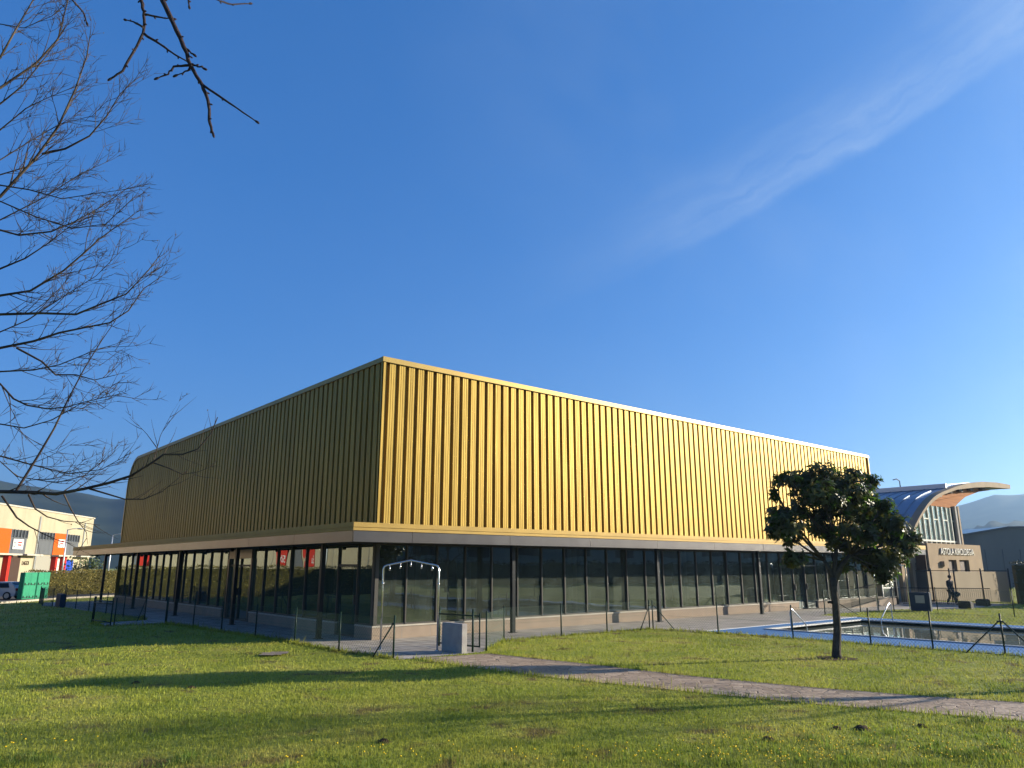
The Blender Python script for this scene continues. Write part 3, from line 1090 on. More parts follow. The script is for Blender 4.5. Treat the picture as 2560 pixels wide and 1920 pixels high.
TOP = [(42.42, 4.7), (42.9, 5.1), (43.66, 5.62), (44.5, 6.13), (45.36, 6.6), (46.1, 6.95), (46.88, 7.27), (47.7, 7.52), (48.66, 7.76), (51.27, 8.3), (54.18, 8.8), (57.54, 9.16), (61.07, 9.35), (64.51, 9.38)]
LOW = [(x, arch_under(x)) for x in (64.4, 59.11, 55.68, 51.66, 48.75, 46.88, 45.36, 43.66, 42.6)]
LOW[0] = (64.45, 9.02)
b = MB()
b.prism(TOP + LOW, lambda p: (p[0], 0.0, p[1]), lambda p: (p[0], 0.55, p[1]))
b.build('roof_edge', FASCIA_TAN, ent)
b = MB()
b.prism([(x, z - 0.03) for x, z in TOP] + [(x, z + 0.02) for x, z in LOW], lambda p: (p[0], 0.55, p[1]), lambda p: (p[0], 24, p[1]))
for y in [1.2 + 0.9 * k for k in range(25)]:
    q = [(x, z - 0.03) for x, z in TOP] + [(x, z + 0.035) for x, z in reversed(TOP)]
    b.prism(q, lambda p: (p[0], y, p[1]), lambda p: (p[0], y + 0.04, p[1]))
b.build('arched_roof', ZINC, ent)
b = MB()
for y0, y1, z0, z1, m in ((0.56, 24, 8.28, 8.5, 0),):
    b.box(51.0, 51.2, y0, y1, z0 - 0.03, z1 + 0.1)
b.build('ridge_flashing', GALV, ent)
for x in (47.4, 49.6, 51.9, 54.2, 56.6, 59.4):
    z = arch_under(x)
    b = MB()
    b.box(x - 0.35, x + 0.35, 0.56, 0.84, z - 0.24, z - 0.02)
    b.build('roof_beam', BROWN, ent)
# glazed lobby between the hall and the block
b = MB()
for x0, x1 in ((39.3, 40.05), (41.0, 41.54)):
    b.box(x0, x1, -0.2, 0.3, 0, 2.5)
b.box(37.0, 41.54, -0.25, 0.3, 2.5, 2.98)
b.build('lobby_pillar', TAN, ent)
for x0, x1 in ((36.75, 38.0), (38.0, 39.3), (40.05, 40.55), (40.55, 41.0)):
    b = MB()
    b.face([(x0, 0.1, 0.1), (x1, 0.1, 0.1), (x1, 0.1, 2.5), (x0, 0.1, 2.5)])
    b.build('lobby_pane', GLASS_PALE, ent)
b = MB()
for x in (36.78, 38.0, 39.25, 40.1, 40.55, 40.95):
    b.box(x - 0.035, x + 0.035, 0.05, 0.16, 0.02, 2.5)
b.box(36.8, 39.3, 0.06, 0.15, 0.9, 0.97)
b.build('lobby_frame', GALV, ent)
b = MB()
b.box(36.72, 41.5, 3.0, 3.2, 0, 3.5)
b.build('lobby_back_wall', INT_WALL, ent)
b = MB()
b.tube([(56, 6, 8.9), (56, 6, 9.62), (55.4, 6, 9.75), (54.7, 6, 9.62)], 0.045, 6)
b.build('roof_vent_pipe', BLACK, ent)

# ------------------------------------------------------------------ warehouse along the street
WQ = Vector((-0.528, -0.849, 0))
WN_ = Vector((0.849, -0.528, 0))
WO = Vector((8.4, 85.0, 0))
WK = 1.22
WROT = math.atan2(0.849, 0.528)


def wf(p):
    return tuple(CAM + (WO + WQ * p[0] + WN_ * p[1] + Vector((0, 0, p[2])) - CAM) * WK)


wh = thing('warehouse', wf((35, 0, 0)), 'long cream warehouse with orange panels and grey windows behind the hedge', 'building')
b = MB()
b.box(0, 75, -24, 0, 0, 8.1, wf)
b.build('wall', CREAM, wh)
b = MB()
b.box(-0.1, 75.1, -0.3, 0.1, 8.1, 8.25, wf)
b.build('roof_edge', COPING, wh)


def wbox(name, q0, q1, z0, z1, m, o=0.08, parent=None):
    b = MB()
    b.box(q0, q1, 0.005, o, z0, z1, wf)
    return b.build(name, m, parent or wh)


WGL = glass_mat('warehouse_glass', (0.2, 0.22, 0.24), 1.5, 1.0, 0.35, (0.12, 0.13, 0.14))
for q0, q1 in ((3.9, 7.5), (10.6, 14.1), (16.8, 20.2), (24.6, 27.8)):
    wbox('grey_panel', q0, q1, 3.5, 5.05, GREYP)
    w = wbox('window', q0, q1, 5.1, 5.88, WGL, 0.06)
    b = MB()
    for k in range(6):
        q = q0 + (q1 - q0) * k / 5
        b.box(q - 0.06, q + 0.06, 0.05, 0.14, 5.05, 5.9, wf)
    b.box(q0, q1, 0.05, 0.12, 5.02, 5.12, wf)
    b.build('window_bar', GREYP, w)
for q0, q1, m in ((7.5, 10.6, ORANGE), (20.2, 23.4, ORANGE), (36.6, 37.7, RED), (51.4, 52.3, RED), (54.2, 55.2, RED)):
    wbox('orange_panel' if m is ORANGE else 'red_panel', q0, q1, 3.5 if m is ORANGE else 2.3, 5.9, m, 0.14)
for q, s in ((52.27, '5b'), (55.17, '5a')):
    text('lettering', s, 1.15, wf((q, 0.16, 2.55)), WROT, WHITE, wh, 0.01, 0.62)
wbox('loading_door', 17.4, 20.0, 0.3, 3.3, BROWN, 0.05)
wbox('shutter_door', 10.6, 14.1, 0, 3.4, LGREY, 0.06)
wbox('blue_door', 4.6, 6.9, 0, 3.0, BLUED, 0.06)
wbox('white_door', 8.4, 9.2, 0, 3.2, WHITE, 0.06)
for q in (7.6, 9.9, 20.3, 22.8):
    wbox('red_post', q, q + 0.5, 0, 3.4, RED, 0.5)
for q0, q1 in ((0.5, 4.8), (6.2, 10.7), (14.5, 18.0), (19, 25)):
    wbox('door_canopy', q0, q1, 3.34, 3.5, COPING, 0.9)
for q in (2.6, 14.35, 29, 42.5, 56):
    wbox('downpipe', q, q + 0.12, 0.1, 7.5, GALV, 0.14)
for q in [26 + 3.1 * k for k in range(16)]:
    wbox('cladding_joint', q, q + 0.05, 0.1, 8.0, GREYP, 0.02)
for q0, q1 in ((35.7, 36.5), (53.0, 54.0)):
    wbox('grey_panel', q0, q1, 2.2, 4.6, GREYP, 0.07)
for q0, q1, z0, z1 in ((17.6, 19.7, 3.95, 4.95), (7.9, 9.6, 4.35, 5.25)):
    sb = wbox('sign_board', q0, q1, z0, z1, WHITE, 0.2)
    text('lettering', 'D', 0.92, wf((q1 - 0.12, 0.21, z0 + 0.2)), WROT, NAVY, sb, 0.01, 0.7)
    b = MB()
    for k, zz in enumerate((0.6, 0.36)):
        b.box(q0 + 0.3 + 0.1 * k, q0 + 1.15, 0.201, 0.215, z0 + zz, z0 + zz + 0.13, wf)
    b.build('emblem', RED, sb)
text('lettering', 'LAGOI', 0.72, wf((16.95, 0.03, 2.4)), WROT, BROWN, wh, 0.02, 0.85)

# grey shed at the far right
b = MB()
pg = [(0, 0), (46, 0), (46, 4.2), (10, 6.45), (5, 6.4), (0, 5.6)]
shed = thing('grey_shed', (86, 6, 0), 'large grey shed with a low pitched roof behind the dark hedge', 'building')
o0 = Vector((81.2, 9.9, 0))
dv = Vector((0.776, -0.631, 0))
nv = Vector((0.631, 0.776, 0))
b.prism(pg, lambda p: o0 + dv * p[0] + Vector((0, 0, p[1])), lambda p: o0 + dv * p[0] + nv * 26 + Vector((0, 0, p[1])))
b.build('wall', SHEDG, shed)
b = MB()
for i in (2, 3, 4):
    (a, za), (c, zc) = pg[i], pg[i + 1]
    q = [(a, za + 0.01), (a, za + 0.25), (c, zc + 0.25), (c, zc + 0.01)]
    b.prism(q, lambda p: o0 + dv * p[0] - nv * 0.15 + Vector((0, 0, p[1])), lambda p: o0 + dv * p[0] + nv * 26.2 + Vector((0, 0, p[1])))
b.build('roof', FASCIA, shed)
b = MB()
for k in range(1, 23):
    b.tube([o0 + dv * (2 * k) - nv * 0.02 + Vector((0, 0, 0.1)), o0 + dv * (2 * k) - nv * 0.02 + Vector((0, 0, 4.1))], 0.04, 4)
b.build('wall_seam', GREYP, shed)

# ------------------------------------------------------------------ plants
def leaf_quads(b, pts, size, rg, flat=0.0):
    for p in pts:
        a = Vector((rg.gauss(0, 1), rg.gauss(0, 1), rg.gauss(0, 1) + flat)).normalized()
        s = a.orthogonal().normalized()
        s.rotate(Matrix.Rotation(rg.uniform(0, 6.28), 3, a))
        t_ = a.cross(s)
        L = size * rg.uniform(0.6, 1.4)
        w = L * rg.uniform(0.35, 0.6)
        p = Vector(p)
        b.face([p - s * L * 0.5, p + t_ * w * 0.5, p + s * L * 0.5, p - t_ * w * 0.5])


def hedge(name, p0, p1, h, th, leafm, label, size, dens, seed):
    rg = random.Random(seed)
    gz_ = -0.5 if p0[1] > 30 else 0.0
    p0, p1 = Vector((*p0, gz_)), Vector((*p1, gz_))
    d = (p1 - p0)
    L = d.length
    d.normalize()
    nn = Vector((d.y, -d.x, 0))
    root = thing(name, (p0 + p1) / 2, label, 'hedge')

    def fr(p):
        return tuple(p0 + d * p[0] + nn * p[1] + Vector((0, 0, p[2])))
    b = MB()
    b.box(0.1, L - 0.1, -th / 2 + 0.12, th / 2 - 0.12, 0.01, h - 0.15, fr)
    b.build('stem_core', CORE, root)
    b = MB()
    pts = []
    for _ in range(int(L * (2 * h + th) * dens)):
        u = rg.random() * (2 * h + th)
        x = rg.uniform(0, L)
        bul = 0.12 * math.sin(x * 0.9 + seed) + 0.08 * math.sin(x * 2.7)
        if u < h:
            q = (x, -th / 2 - bul * 0.6 + rg.gauss(0, 0.07), u)
        elif u < 2 * h:
            q = (x, th / 2 + bul * 0.6 + rg.gauss(0, 0.07), u - h)
        else:
            q = (x, rg.uniform(-th / 2, th / 2), h + bul * 0.5 + rg.gauss(0, 0.06))
        pts.append(fr(q))
    leaf_quads(b, pts, size, rg)
    b.build('foliage', leafm, root)
    return root


hedge('hedge', (-26.5, 36.5), (-4.6, 59.5), 2.7, 1.2, HEDGELEAF, 'long clipped olive green hedge in front of the warehouse', 0.15, 75, 1)
hedge('hedge', (-0.6, 64.0), (24, 76), 2.3, 1.2, HEDGELEAF, 'clipped sunlit hedge closing the street behind the golden hall', 0.13, 150, 2)
hedge('hedge', (42.4, -5.6), (47, -16), 2.5, 1.6, DARKLEAF, 'dark green clipped hedge at the end of the grey screen fence', 0.12, 90, 3)


def bushy(name, loc, h, r, leafm, label, seed, n=900, size=0.35, group=None, trunk=True):
    rg = random.Random(seed)
    loc = Vector((*loc, -0.5 if loc[1] > 46 else 0))
    root = thing(name, loc, label, 'tree', group)
    b = MB()
    b.tube([loc, loc + Vector((0.1, 0, h * 0.35)), loc + Vector((0, 0.1, h * 0.75))], [0.16, 0.12, 0.04], 6)
    for k in range(5):
        a = rg.uniform(0, 6.3)
        z = h * rg.uniform(0.25, 0.55)
        b.tube([loc + Vector((0, 0, z)), loc + Vector((math.cos(a) * r * 0.5, math.sin(a) * r * 0.5, z + h * 0.2))], [0.06, 0.02], 5)
    b.build('trunk', BARK, root)
    b = MB()
    cl = []
    for k in range(16):
        a = rg.uniform(0, 6.3)
        z = h * rg.uniform(0.2, 0.88)
        rr = r * (1 - 0.55 * abs(z / h - 0.4)) * rg.uniform(0.3, 0.8)
        cl.append((loc + Vector((math.cos(a) * rr, math.sin(a) * rr, z)), r * rg.uniform(0.3, 0.55)))
    pts = []
    for _ in range(n):
        c, cr = rg.choice(cl)
        v = Vector((rg.gauss(0, 1), rg.gauss(0, 1), rg.gauss(0, 0.8))).normalized() * cr * rg.random() ** 0.4
        pts.append(c + v)
    leaf_quads(b, pts, size, rg)
    b.build('crown', leafm, root)
    return root


bushy('dark_tree', (7.5, 82), 4.6, 2.6, BUSHLEAF, 'rounded bush behind the warehouse corner and the hedge', 11, 1400, 0.3)
bushy('dark_tree', (12.0, 80), 3.9, 2.2, DARKLEAF, 'low dark bush between the two street lamps', 12, 1400, 0.3)
bushy('dark_tree', (16.0, 82), 4.4, 3.0, BUSHLEAF, 'pale bushy tree directly behind the golden hall', 13, 1400, 0.3)


def grow(b, p, d, L, r, level, rg, maxl, up=0.15, buds=None, seg=5, wob=0.16, nk=(9, 6, 5), side=0.7):
    """one wandering branch with side branches"""
    pts, rad = [p.copy()], [r]
    d = d.normalized()
    q = p.copy()
    for i in range(seg):
        d = (d + Vector((rg.gauss(0, wob), rg.gauss(0, wob), rg.gauss(0, wob * 0.75) + up * 0.3))).normalized()
        q = q + d * (L / seg)
        pts.append(q.copy())
        rad.append(r * (1 - 0.75 * (i + 1) / seg))
    b.tube(pts, rad, 6 if level == 0 else (4 if level == 1 else 3), caps=False)
    if buds is not None and level >= maxl - 1 and rg.random() < 0.05:
        buds.append(q.copy())
    if level >= maxl:
        return
    n = int(nk[min(level, 2)] * rg.uniform(0.7, 1.3))
    for k in range(n):
        tt = rg.uniform(0.25, 1.0)
        i = min(seg - 1, int(tt * seg))
        base = pts[i].lerp(pts[i + 1], tt * seg - i)
        ax = (pts[i + 1] - pts[i]).normalized()
        o = ax.orthogonal()
        o.rotate(Matrix.Rotation(rg.uniform(0, 6.28), 3, ax))
        nd = ax * rg.uniform(0.6, 1.0) + o * side * rg.uniform(0.7, 1.25)
        grow(b, base, nd, L * rg.uniform(0.35, 0.65), max(0.0055, r * (1 - 0.7 * tt) * 0.6), level + 1, rg, maxl, up, buds, max(3, seg - 1), wob, nk, side)


def bare_tree(name, loc, h, r, label, seed, group=None, maxl=3, limbs=9, spread=0.75, mm=None):
    rg = random.Random(seed)
    loc = Vector((*loc, 0))
    root = thing(name, loc, label, 'tree', group)
    b = MB()
    top = loc + Vector((rg.uniform(-.3, .3), rg.uniform(-.3, .3), h * 0.8))
    tr = [loc + Vector((0, 0, -0.1)), loc + Vector((0.03, 0, h * 0.15)), loc.lerp(top, 0.45), loc.lerp(top, 0.75), top]
    b.tube(tr, [r * 1.25, r, r * 0.75, r * 0.4, r * 0.12], 10)
    b.build('trunk', BARK, root)
    b = MB()
    for k in range(limbs):
        tt = 0.28 + 0.7 * k / limbs
        a = k * 2.4 + rg.uniform(-.4, .4)
        p = loc + (top - loc) * tt
        d = Vector((math.cos(a) * spread, math.sin(a) * spread, rg.uniform(0.35, 0.9)))
        grow(b, p, d, h * rg.uniform(0.3, 0.45) * (1.1 - 0.5 * tt), r * (0.45 - 0.25 * tt), 0, rg, maxl)
    b.build('crown', mm or TWIG, root)
    return root


bare_tree('bare_tree', (95, 20), 12.5, 0.2, 'small leafless tree in the haze behind the grey shed', 31, None, 2)
bare_tree('bare_tree', (13.9, -21.4), 9.5, 0.17, 'leafless lawn tree standing outside the pool fence', 33, None, 3)
bare_tree('bare_tree', (27.5, -34.5), 9, 0.16, 'leafless tree beyond the far end of the pool', 34, None, 2)
hedge('hedge', (18, -66), (92, -34), 2.7, 2.0, DARKLEAF, 'tall dark hedge across the lawn, mirrored in the sunlit glass front', 0.35, 8, 4)
lb = thing('long_building', (60, -62, 0), 'long low grey green building behind the tall dark hedge', 'building')
LBM = mat('grey_green_cladding', (0.3, 0.36, 0.36), 0.7, 0, (0.36, 0.42, 0.41), 0.4, stretch=(3, 3, 0.1))
lo_, ld = Vector((14, -80, 0)), Vector((0.92, 0.392, 0)).normalized()
ln = Vector((-ld.y, ld.x, 0))


def lf(p):
    return tuple(lo_ + ld * p[0] + ln * p[1] + Vector((0, 0, p[2])))


b = MB()
b.box(0, 110, -14, 0, 0, 8.2, lf)
b.build('wall', LBM, lb)
b = MB()
b.prism([(-14.5, 8.2), (0.5, 8.2), (-7, 10)], lambda p: lf((-0.5, p[0], p[1])), lambda p: lf((110.5, p[0], p[1])))
b.build('roof', FASCIA, lb)
for k in range(14):
    b = MB()
    b.box(3 + 7.6 * k, 6.5 + 7.6 * k, 0.0, 0.05, 3.6, 5.2, lf)
    b.build('window', CARG_ if False else NAVY, lb)

# the tree at the left edge: limbs traced in depth round its trunk, then grown
T_LOC = dep(-520, 1560, 13.0)
T_LOC.z = 0
tree = thing('leafless_tree', T_LOC, 'tall leafless tree with fine upswept twigs at the edge of the lawn', 'tree')
b = MB()
b.tube([T_LOC + Vector((0, 0, -0.1)), T_LOC + Vector((0, 0, 2)), T_LOC + Vector((0.1, 0.1, 6)), T_LOC + Vector((0.2, 0, 10)), T_LOC + Vector((0.1, 0.1, 14.5))],
       [0.3, 0.24, 0.19, 0.12, 0.04], 10)
b.build('trunk', BARK, tree)
LIMBS = [
    (0.045, [(0, 1229), (84, 1231), (139, 1235), (211, 1222), (270, 1208), (329, 1189), (380, 1157), (409, 1136), (456, 1136), (494, 1123), (527, 1085), (544, 1043)]),
    (0.022, [(224, 1222), (262, 1233), (312, 1248), (359, 1248), (405, 1229), (447, 1195)]),
    (0.016, [(384, 1157), (422, 1170), (456, 1186), (494, 1180), (515, 1172)]),
    (0.012, [(385, 1150), (392, 1123), (401, 1089), (432, 1028)]),
    (0.01, [(392, 1119), (367, 1085), (342, 1058)]),
    (0.028, [(40, 1228), (95, 1140), (135, 1072), (169, 1001), (211, 921), (255, 850), (290, 800)]),
    (0.03, [(0, 959), (34, 997), (67, 1013), (118, 1022), (165, 1018), (211, 1005), (295, 986)]),
    (0.036, [(0, 870), (84, 853), (148, 832), (211, 819), (274, 807), (321, 777), (359, 722), (401, 693)]),
    (0.036, [(0, 786), (105, 783), (190, 786), (253, 760), (316, 735), (371, 676), (398, 640)]),
    (0.026, [(0, 929), (84, 925), (148, 912), (232, 878), (283, 862)]),
    (0.028, [(42, 870), (105, 904), (139, 937), (190, 937), (236, 950), (291, 937)]),
    (0.034, [(0, 739), (76, 727), (160, 676), (219, 625), (245, 600), (300, 560), (330, 540)]),
    (0.03, [(0, 672), (63, 646), (127, 604), (200, 545)]),
    (0.026, [(0, 1140), (76, 1161), (169, 1184), (253, 1174), (321, 1136)]),
    (0.022, [(0, 1153), (42, 1191), (139, 1207), (210, 1190), (260, 1150)]),
    (0.02, [(5, 1240), (42, 1294), (73, 1316), (105, 1333), (143, 1350), (186, 1361)]),
    (0.02, [(71, 1236), (88, 1272), (118, 1292), (160, 1303), (194, 1305), (250, 1313)]),
    (0.016, [(160, 1236), (177, 1272), (194, 1302), (216, 1331), (219, 1361)]),
    (0.045, [(0, 220), (90, 159), (145, 98), (170, 0), (185, -90)]),
    (0.03, [(0, 260), (54, 217), (119, 137), (170, 60)]),
    (0.04, [(0, 145), (36, 80), (83, 0), (110, -80)]),
    (0.025, [(0, 325), (65, 271), (116, 246), (190, 215)]),
    (0.045, [(0, 492), (90, 394), (145, 318), (188, 224), (217, 141), (225, 90)]),
    (0.025, [(0, 437), (72, 416), (119, 376), (180, 330)]),
    (0.03, [(105, 385), (163, 372), (224, 340), (268, 289), (300, 235), (347, 192)]),
    (0.035, [(0, 575), (47, 588), (127, 579), (181, 557), (246, 521), (325, 466)]),
    (0.026, [(0, 503), (90, 542), (181, 571), (264, 560), (333, 495)]),
    (0.024, [(0, 463), (72, 474), (155, 497), (231, 485), (311, 474)]),
    (0.024, [(0, 550), (108, 495), (202, 434), (282, 398)]),
    (0.022, [(0, 400), (80, 350), (150, 310), (230, 290), (270, 250)]),
    (0.02, [(0, 60), (60, 70), (130, 40), (190, -10)]),
    (0.022, [(0, 1060), (60, 1070), (130, 1050), (200, 1010), (260, 1000)]),
    (0.02, [(0, 830), (70, 800), (160, 740), (240, 690), (310, 620)]),
]
rg = random.Random(21)
b = MB()
buds = []
for li, (r0, pts) in enumerate(LIMBS):
    D0 = 12.4 + 2.2 * rg.random()
    if li in (0, 1, 2, 3, 4, 5, 15, 16, 17):
        D0 = 12.6 if li not in (15, 16, 17, 5) else 12.6
    dd = rg.uniform(-0.5, 0.5) if li > 4 else 0.0
    w = [dep(px, py, D0 + (dd * k / len(pts)) + (rg.gauss(0, 0.06) if k else 0)) for k, (px, py) in enumerate(pts)]
    if pts[0][0] <= 0:
        zt = max(1.8, w[0].z - rg.uniform(0.3, 1.2))
        w = [T_LOC + Vector((0.05, 0.05, zt))] + [w[0].lerp(T_LOC + Vector((0, 0, zt)), 0.4) + Vector((0, 0, -0.08))] + w
    m = len(w)
    rr = [r0 * 0.85 * (1 - 0.8 * k / (m - 1)) for k in range(m)]
    b.tube(w, rr, 6, caps=False)
    for k in range(1 if m < 5 else 2, m - 1):
        seg = w[k + 1] - w[k]
        ns = max(1, int(seg.length / 0.135))
        for s in range(ns):
            tt = (s + rg.random()) / ns
            base = w[k].lerp(w[k + 1], tt)
            ax = seg.normalized()
            o = ax.orthogonal()
            o.rotate(Matrix.Rotation(rg.uniform(0, 6.28), 3, ax))
            nd = ax * rg.uniform(0.9, 1.3) + o * rg.uniform(0.35, 0.7)
            low = pts[0][1] > 1200 or li in (1, 2, 3, 4)
            Lb = rg.uniform(0.18, 0.6) if low else rg.uniform(0.3, 1.2) * (1.0 - 0.5 * k / m)
            grow(b, base, nd, Lb, max(0.0065, rr[k] * 0.45), 2 if low else 1, rg, 2 if (low or s % 4) else 3, 0.22, buds, 5, 0.06, (5, 4, 3), 0.55)
    if pts[0][1] < 1200:
        grow(b, w[-1], w[-1] - w[-2], 0.32, rr[-1], 1, rg, 2, 0.25, buds, 5, 0.06, (5, 4, 3), 0.55)
b.build('crown', TWIG, tree)
b = MB()
for p in buds:
    b.ball(p, 0.009, 5, 4, (1, 1, 1.7))
b.build('buds', BUDM, tree, kind='stuff')

# the near tree whose branch hangs into the top of the view
N_LOC = Vector((-15.9, -21.6, 0))
near = thing('overhanging_tree', N_LOC, 'leafless tree whose dark budded branches hang into the top of the view', 'tree')
b = MB()
fork = N_LOC + Vector((0.1, 0.1, 4.3))
b.tube([N_LOC + Vector((0, 0, -0.1)), N_LOC + Vector((0, 0, 1.5)), N_LOC + Vector((0.05, 0.05, 3)), fork], [0.2, 0.15, 0.13, 0.1], 10)
b.build('trunk', MBARK, near)
ND = 2.7
limb_end = dep(330, -420, ND)
b = MB()
b.tube([fork, fork.lerp(limb_end, 0.35) + Vector((0, 0, 0.25)), fork.lerp(limb_end, 0.7) + Vector((0, 0, 0.2)), limb_end, dep(480, -560, ND + 0.5), dep(700, -650, ND + 1.0)],
       [0.08, 0.05, 0.035, 0.022, 0.014, 0.006], 8)
NB = [
    (0.012, [(330, -420), (372, -200), (392, -60), (405, 0), (434, 58), (466, 134), (477, 166), (506, 213), (521, 250), (524, 300), (533, 335)], 0.0),
    (0.0055, [(507, 213), (575, 258), (640, 303)], 0.0),
    (0.009, [(330, -420), (345, -200), (352, -60), (354, 0), (360, 40), (359, 83), (336, 127), (307, 177), (278, 196)], 0.05),
    (0.006, [(359, 85), (400, 110), (440, 138), (470, 155)], 0.03),
    (0.005, [(361, 36), (395, 43), (430, 47)], 0.03),
    (0.005, [(358, 68), (335, 55), (315, 50)], 0.05),
    (0.0055, [(475, 163), (436, 166), (420, 185), (395, 195)], 0.0),
    (0.005, [(477, 167), (470, 176), (442, 188)], 0.0),
    (0.005, [(478, 162), (495, 165), (509, 171)], 0.0),
    (0.005, [(460, 117), (472, 126), (484, 136)], 0.0),
    (0.006, [(330, -420), (240, -200), (181, 0), (208, 29), (217, 57)], 0.25),
    (0.006, [(400, -480), (450, -200), (470, 0), (473, 16)], 0.12),
    (0.006, [(480, -560), (500, -200), (542, 0), (579, 11), (624, 9)], 0.3),
]
rg = random.Random(5)
bb = b
for r0, pts, off in NB:
    w = []
    for k, (px, py) in enumerate(pts):
        f = k / (len(pts) - 1)
        D0 = ND + off * f + (0.5 if (px, py) == (480, -560) else (0.2 if (px, py) == (400, -480) else 0))
        w.append(dep(px, py, D0))
    fine_p, fine_r = [], []
    for k in range(len(w) - 1):
        for s in range(4):
            fine_p.append(w[k].lerp(w[k + 1], s / 4) + Vector((rg.gauss(0, .0012), rg.gauss(0, .0012), rg.gauss(0, .0012))))
            fk = (k + s / 4) / (len(w) - 1)
            fine_r.append(r0 * (1 - 0.55 * fk) * rg.uniform(0.93, 1.1))
    fine_p.append(w[-1])
    fine_r.append(r0 * 0.42)
    b.tube(fine_p, fine_r, 8)
    d = (w[-1] - w[-2]).normalized()
    bb.ball(w[-1] + d * 0.006, 0.0075, 7, 5, (0.75, 0.75, 1.75), d.to_track_quat('Z', 'Y').to_matrix())
    for k in range(3, len(fine_p) - 1, 3):          # knobbly side buds
        ax = (fine_p[k + 1] - fine_p[k]).normalized()
        o = ax.orthogonal()
        o.rotate(Matrix.Rotation(rg.uniform(0, 6.28), 3, ax))
        dd = (ax + o).normalized()
        bb.ball(fine_p[k] + o * fine_r[k] * 1.1, 0.0045, 6, 4, (0.8, 0.8, 1.5), dd.to_track_quat('Z', 'Y').to_matrix())
b.build('branch', NEARBARK, near)
b = MB()
for k in range(6):
    a = 2.2 + k * 0.7
    grow(b, fork, Vector((math.cos(a), math.sin(a), 0.9)), 2.6, 0.05, 0, rg, 2, 0.2)
b.build('crown', NEARBARK, near)

# the magnolia on the lawn
M_LOC = Vector((6.72, -11.87, 0))
mag = thing('magnolia_tree', M_LOC, 'small evergreen magnolia with glossy dark leaves on a bare trunk', 'tree')
MD = 20.04


def z4(x, y, D=MD):
    return dep(1860 + 0.3497 * x, 1120 + 0.3497 * y, D)


b = MB()
forkp = z4(640, 930)
b.tube([M_LOC + Vector((0, 0, -0.05)), M_LOC + Vector((0, 0, 0.12)), z4(668, 1300), z4(655, 1120), z4(640, 1000), forkp], [0.15, 0.11, 0.096, 0.09, 0.092, 0.1], 10)
b.tube([z4(650, 1110), z4(612, 1100), z4(600, 1105)], [0.05, 0.035, 0.03], 6)
b.build('trunk', MBARK, mag)
CL = [(600, 440, 0.2, 90, 70, 90), (400, 430, -0.3, 80, 55, 70), (480, 480, 0.5, 80, 60, 70), (330, 640, 0.1, 80, 55, 70), (800, 460, 0.2, 90, 70, 90), (940, 850, 0.2, 90, 60, 90), (330, 770, -0.6, 60, 50, 60),
        # centre x, y, depth offset, radius x, y in zoom pixels, leaves
    (440, 215, 0.3, 150, 70, 200), (300, 200, -0.4, 95, 55, 70), (560, 150, -0.2, 90, 55, 70), (690, 240, 0.4, 160, 90, 230), (560, 320, -0.6, 150, 90, 210), (780, 340, -0.3, 130, 95, 190),
    (870, 250, 0.5, 75, 85, 100), (930, 220, 0.2, 45, 55, 30), (260, 480, 0.4, 105, 70, 150), (235, 570, -0.3, 85, 75, 140), (330, 540, -0.8, 110, 80, 150),
    (560, 570, 0.2, 100, 75, 130), (700, 420, 0.8, 120, 70, 120), (900, 400, 0.6, 110, 70, 120), (1000, 400, -0.2, 70, 60, 60), (960, 520, 0.3, 130, 85, 210), (1080, 540, -0.5, 100, 75, 150),
    (1130, 630, 0.3, 95, 70, 130), (1000, 640, 0.7, 130, 80, 180), (870, 620, -0.6, 100, 80, 130), (760, 560, -0.8, 90, 80, 90), (730, 690, 0.5, 110, 70, 110), (880, 760, 0.2, 130, 75, 170),
    (1030, 770, -0.3, 130, 70, 170), (1150, 720, 0.0, 90, 60, 90), (1010, 870, -0.5, 75, 65, 110), (1000, 930, -0.5, 45, 45, 45), (350, 790, -0.7, 85, 50, 100), (700, 830, 0.3, 80, 55, 60),
    (450, 350, 0.7, 120, 70, 110), (640, 650, -0.4, 70, 60, 60), (1240, 640, 0.1, 40, 25, 16), (210, 300, 0.0, 40, 70, 40), (780, 180, 0.0, 60, 45, 45)]
rg = random.Random(77)
bl, bt = MB(), MB()


def leaf(bm, p, d, nrm, L):
    d = d.normalized()
    s = d.cross(nrm)
    if s.length < 1e-4:
        s = d.orthogonal()
    s.normalize()
    n_ = s.cross(d).normalized()
    w = L * 0.2
    bend = -0.12 * L
    fold = 0.05 * L
    v = [p, p + d * L * 0.3 + s * w + n_ * fold, p + d * L * 0.3, p + d * L * 0.3 - s * w + n_ * fold,
         p + d * L * 0.65 + s * w * 0.95 + n_ * (fold + bend * 0.3), p + d * L * 0.65 + n_ * bend * 0.3, p + d * L * 0.65 - s * w * 0.95 + n_ * (fold + bend * 0.3), p + d * L + n_ * bend]
    bm.mesh(v, [(0, 2, 1), (0, 3, 2), (1, 2, 5, 4), (2, 3, 6, 5), (4, 5, 7), (5, 6, 7)], True)


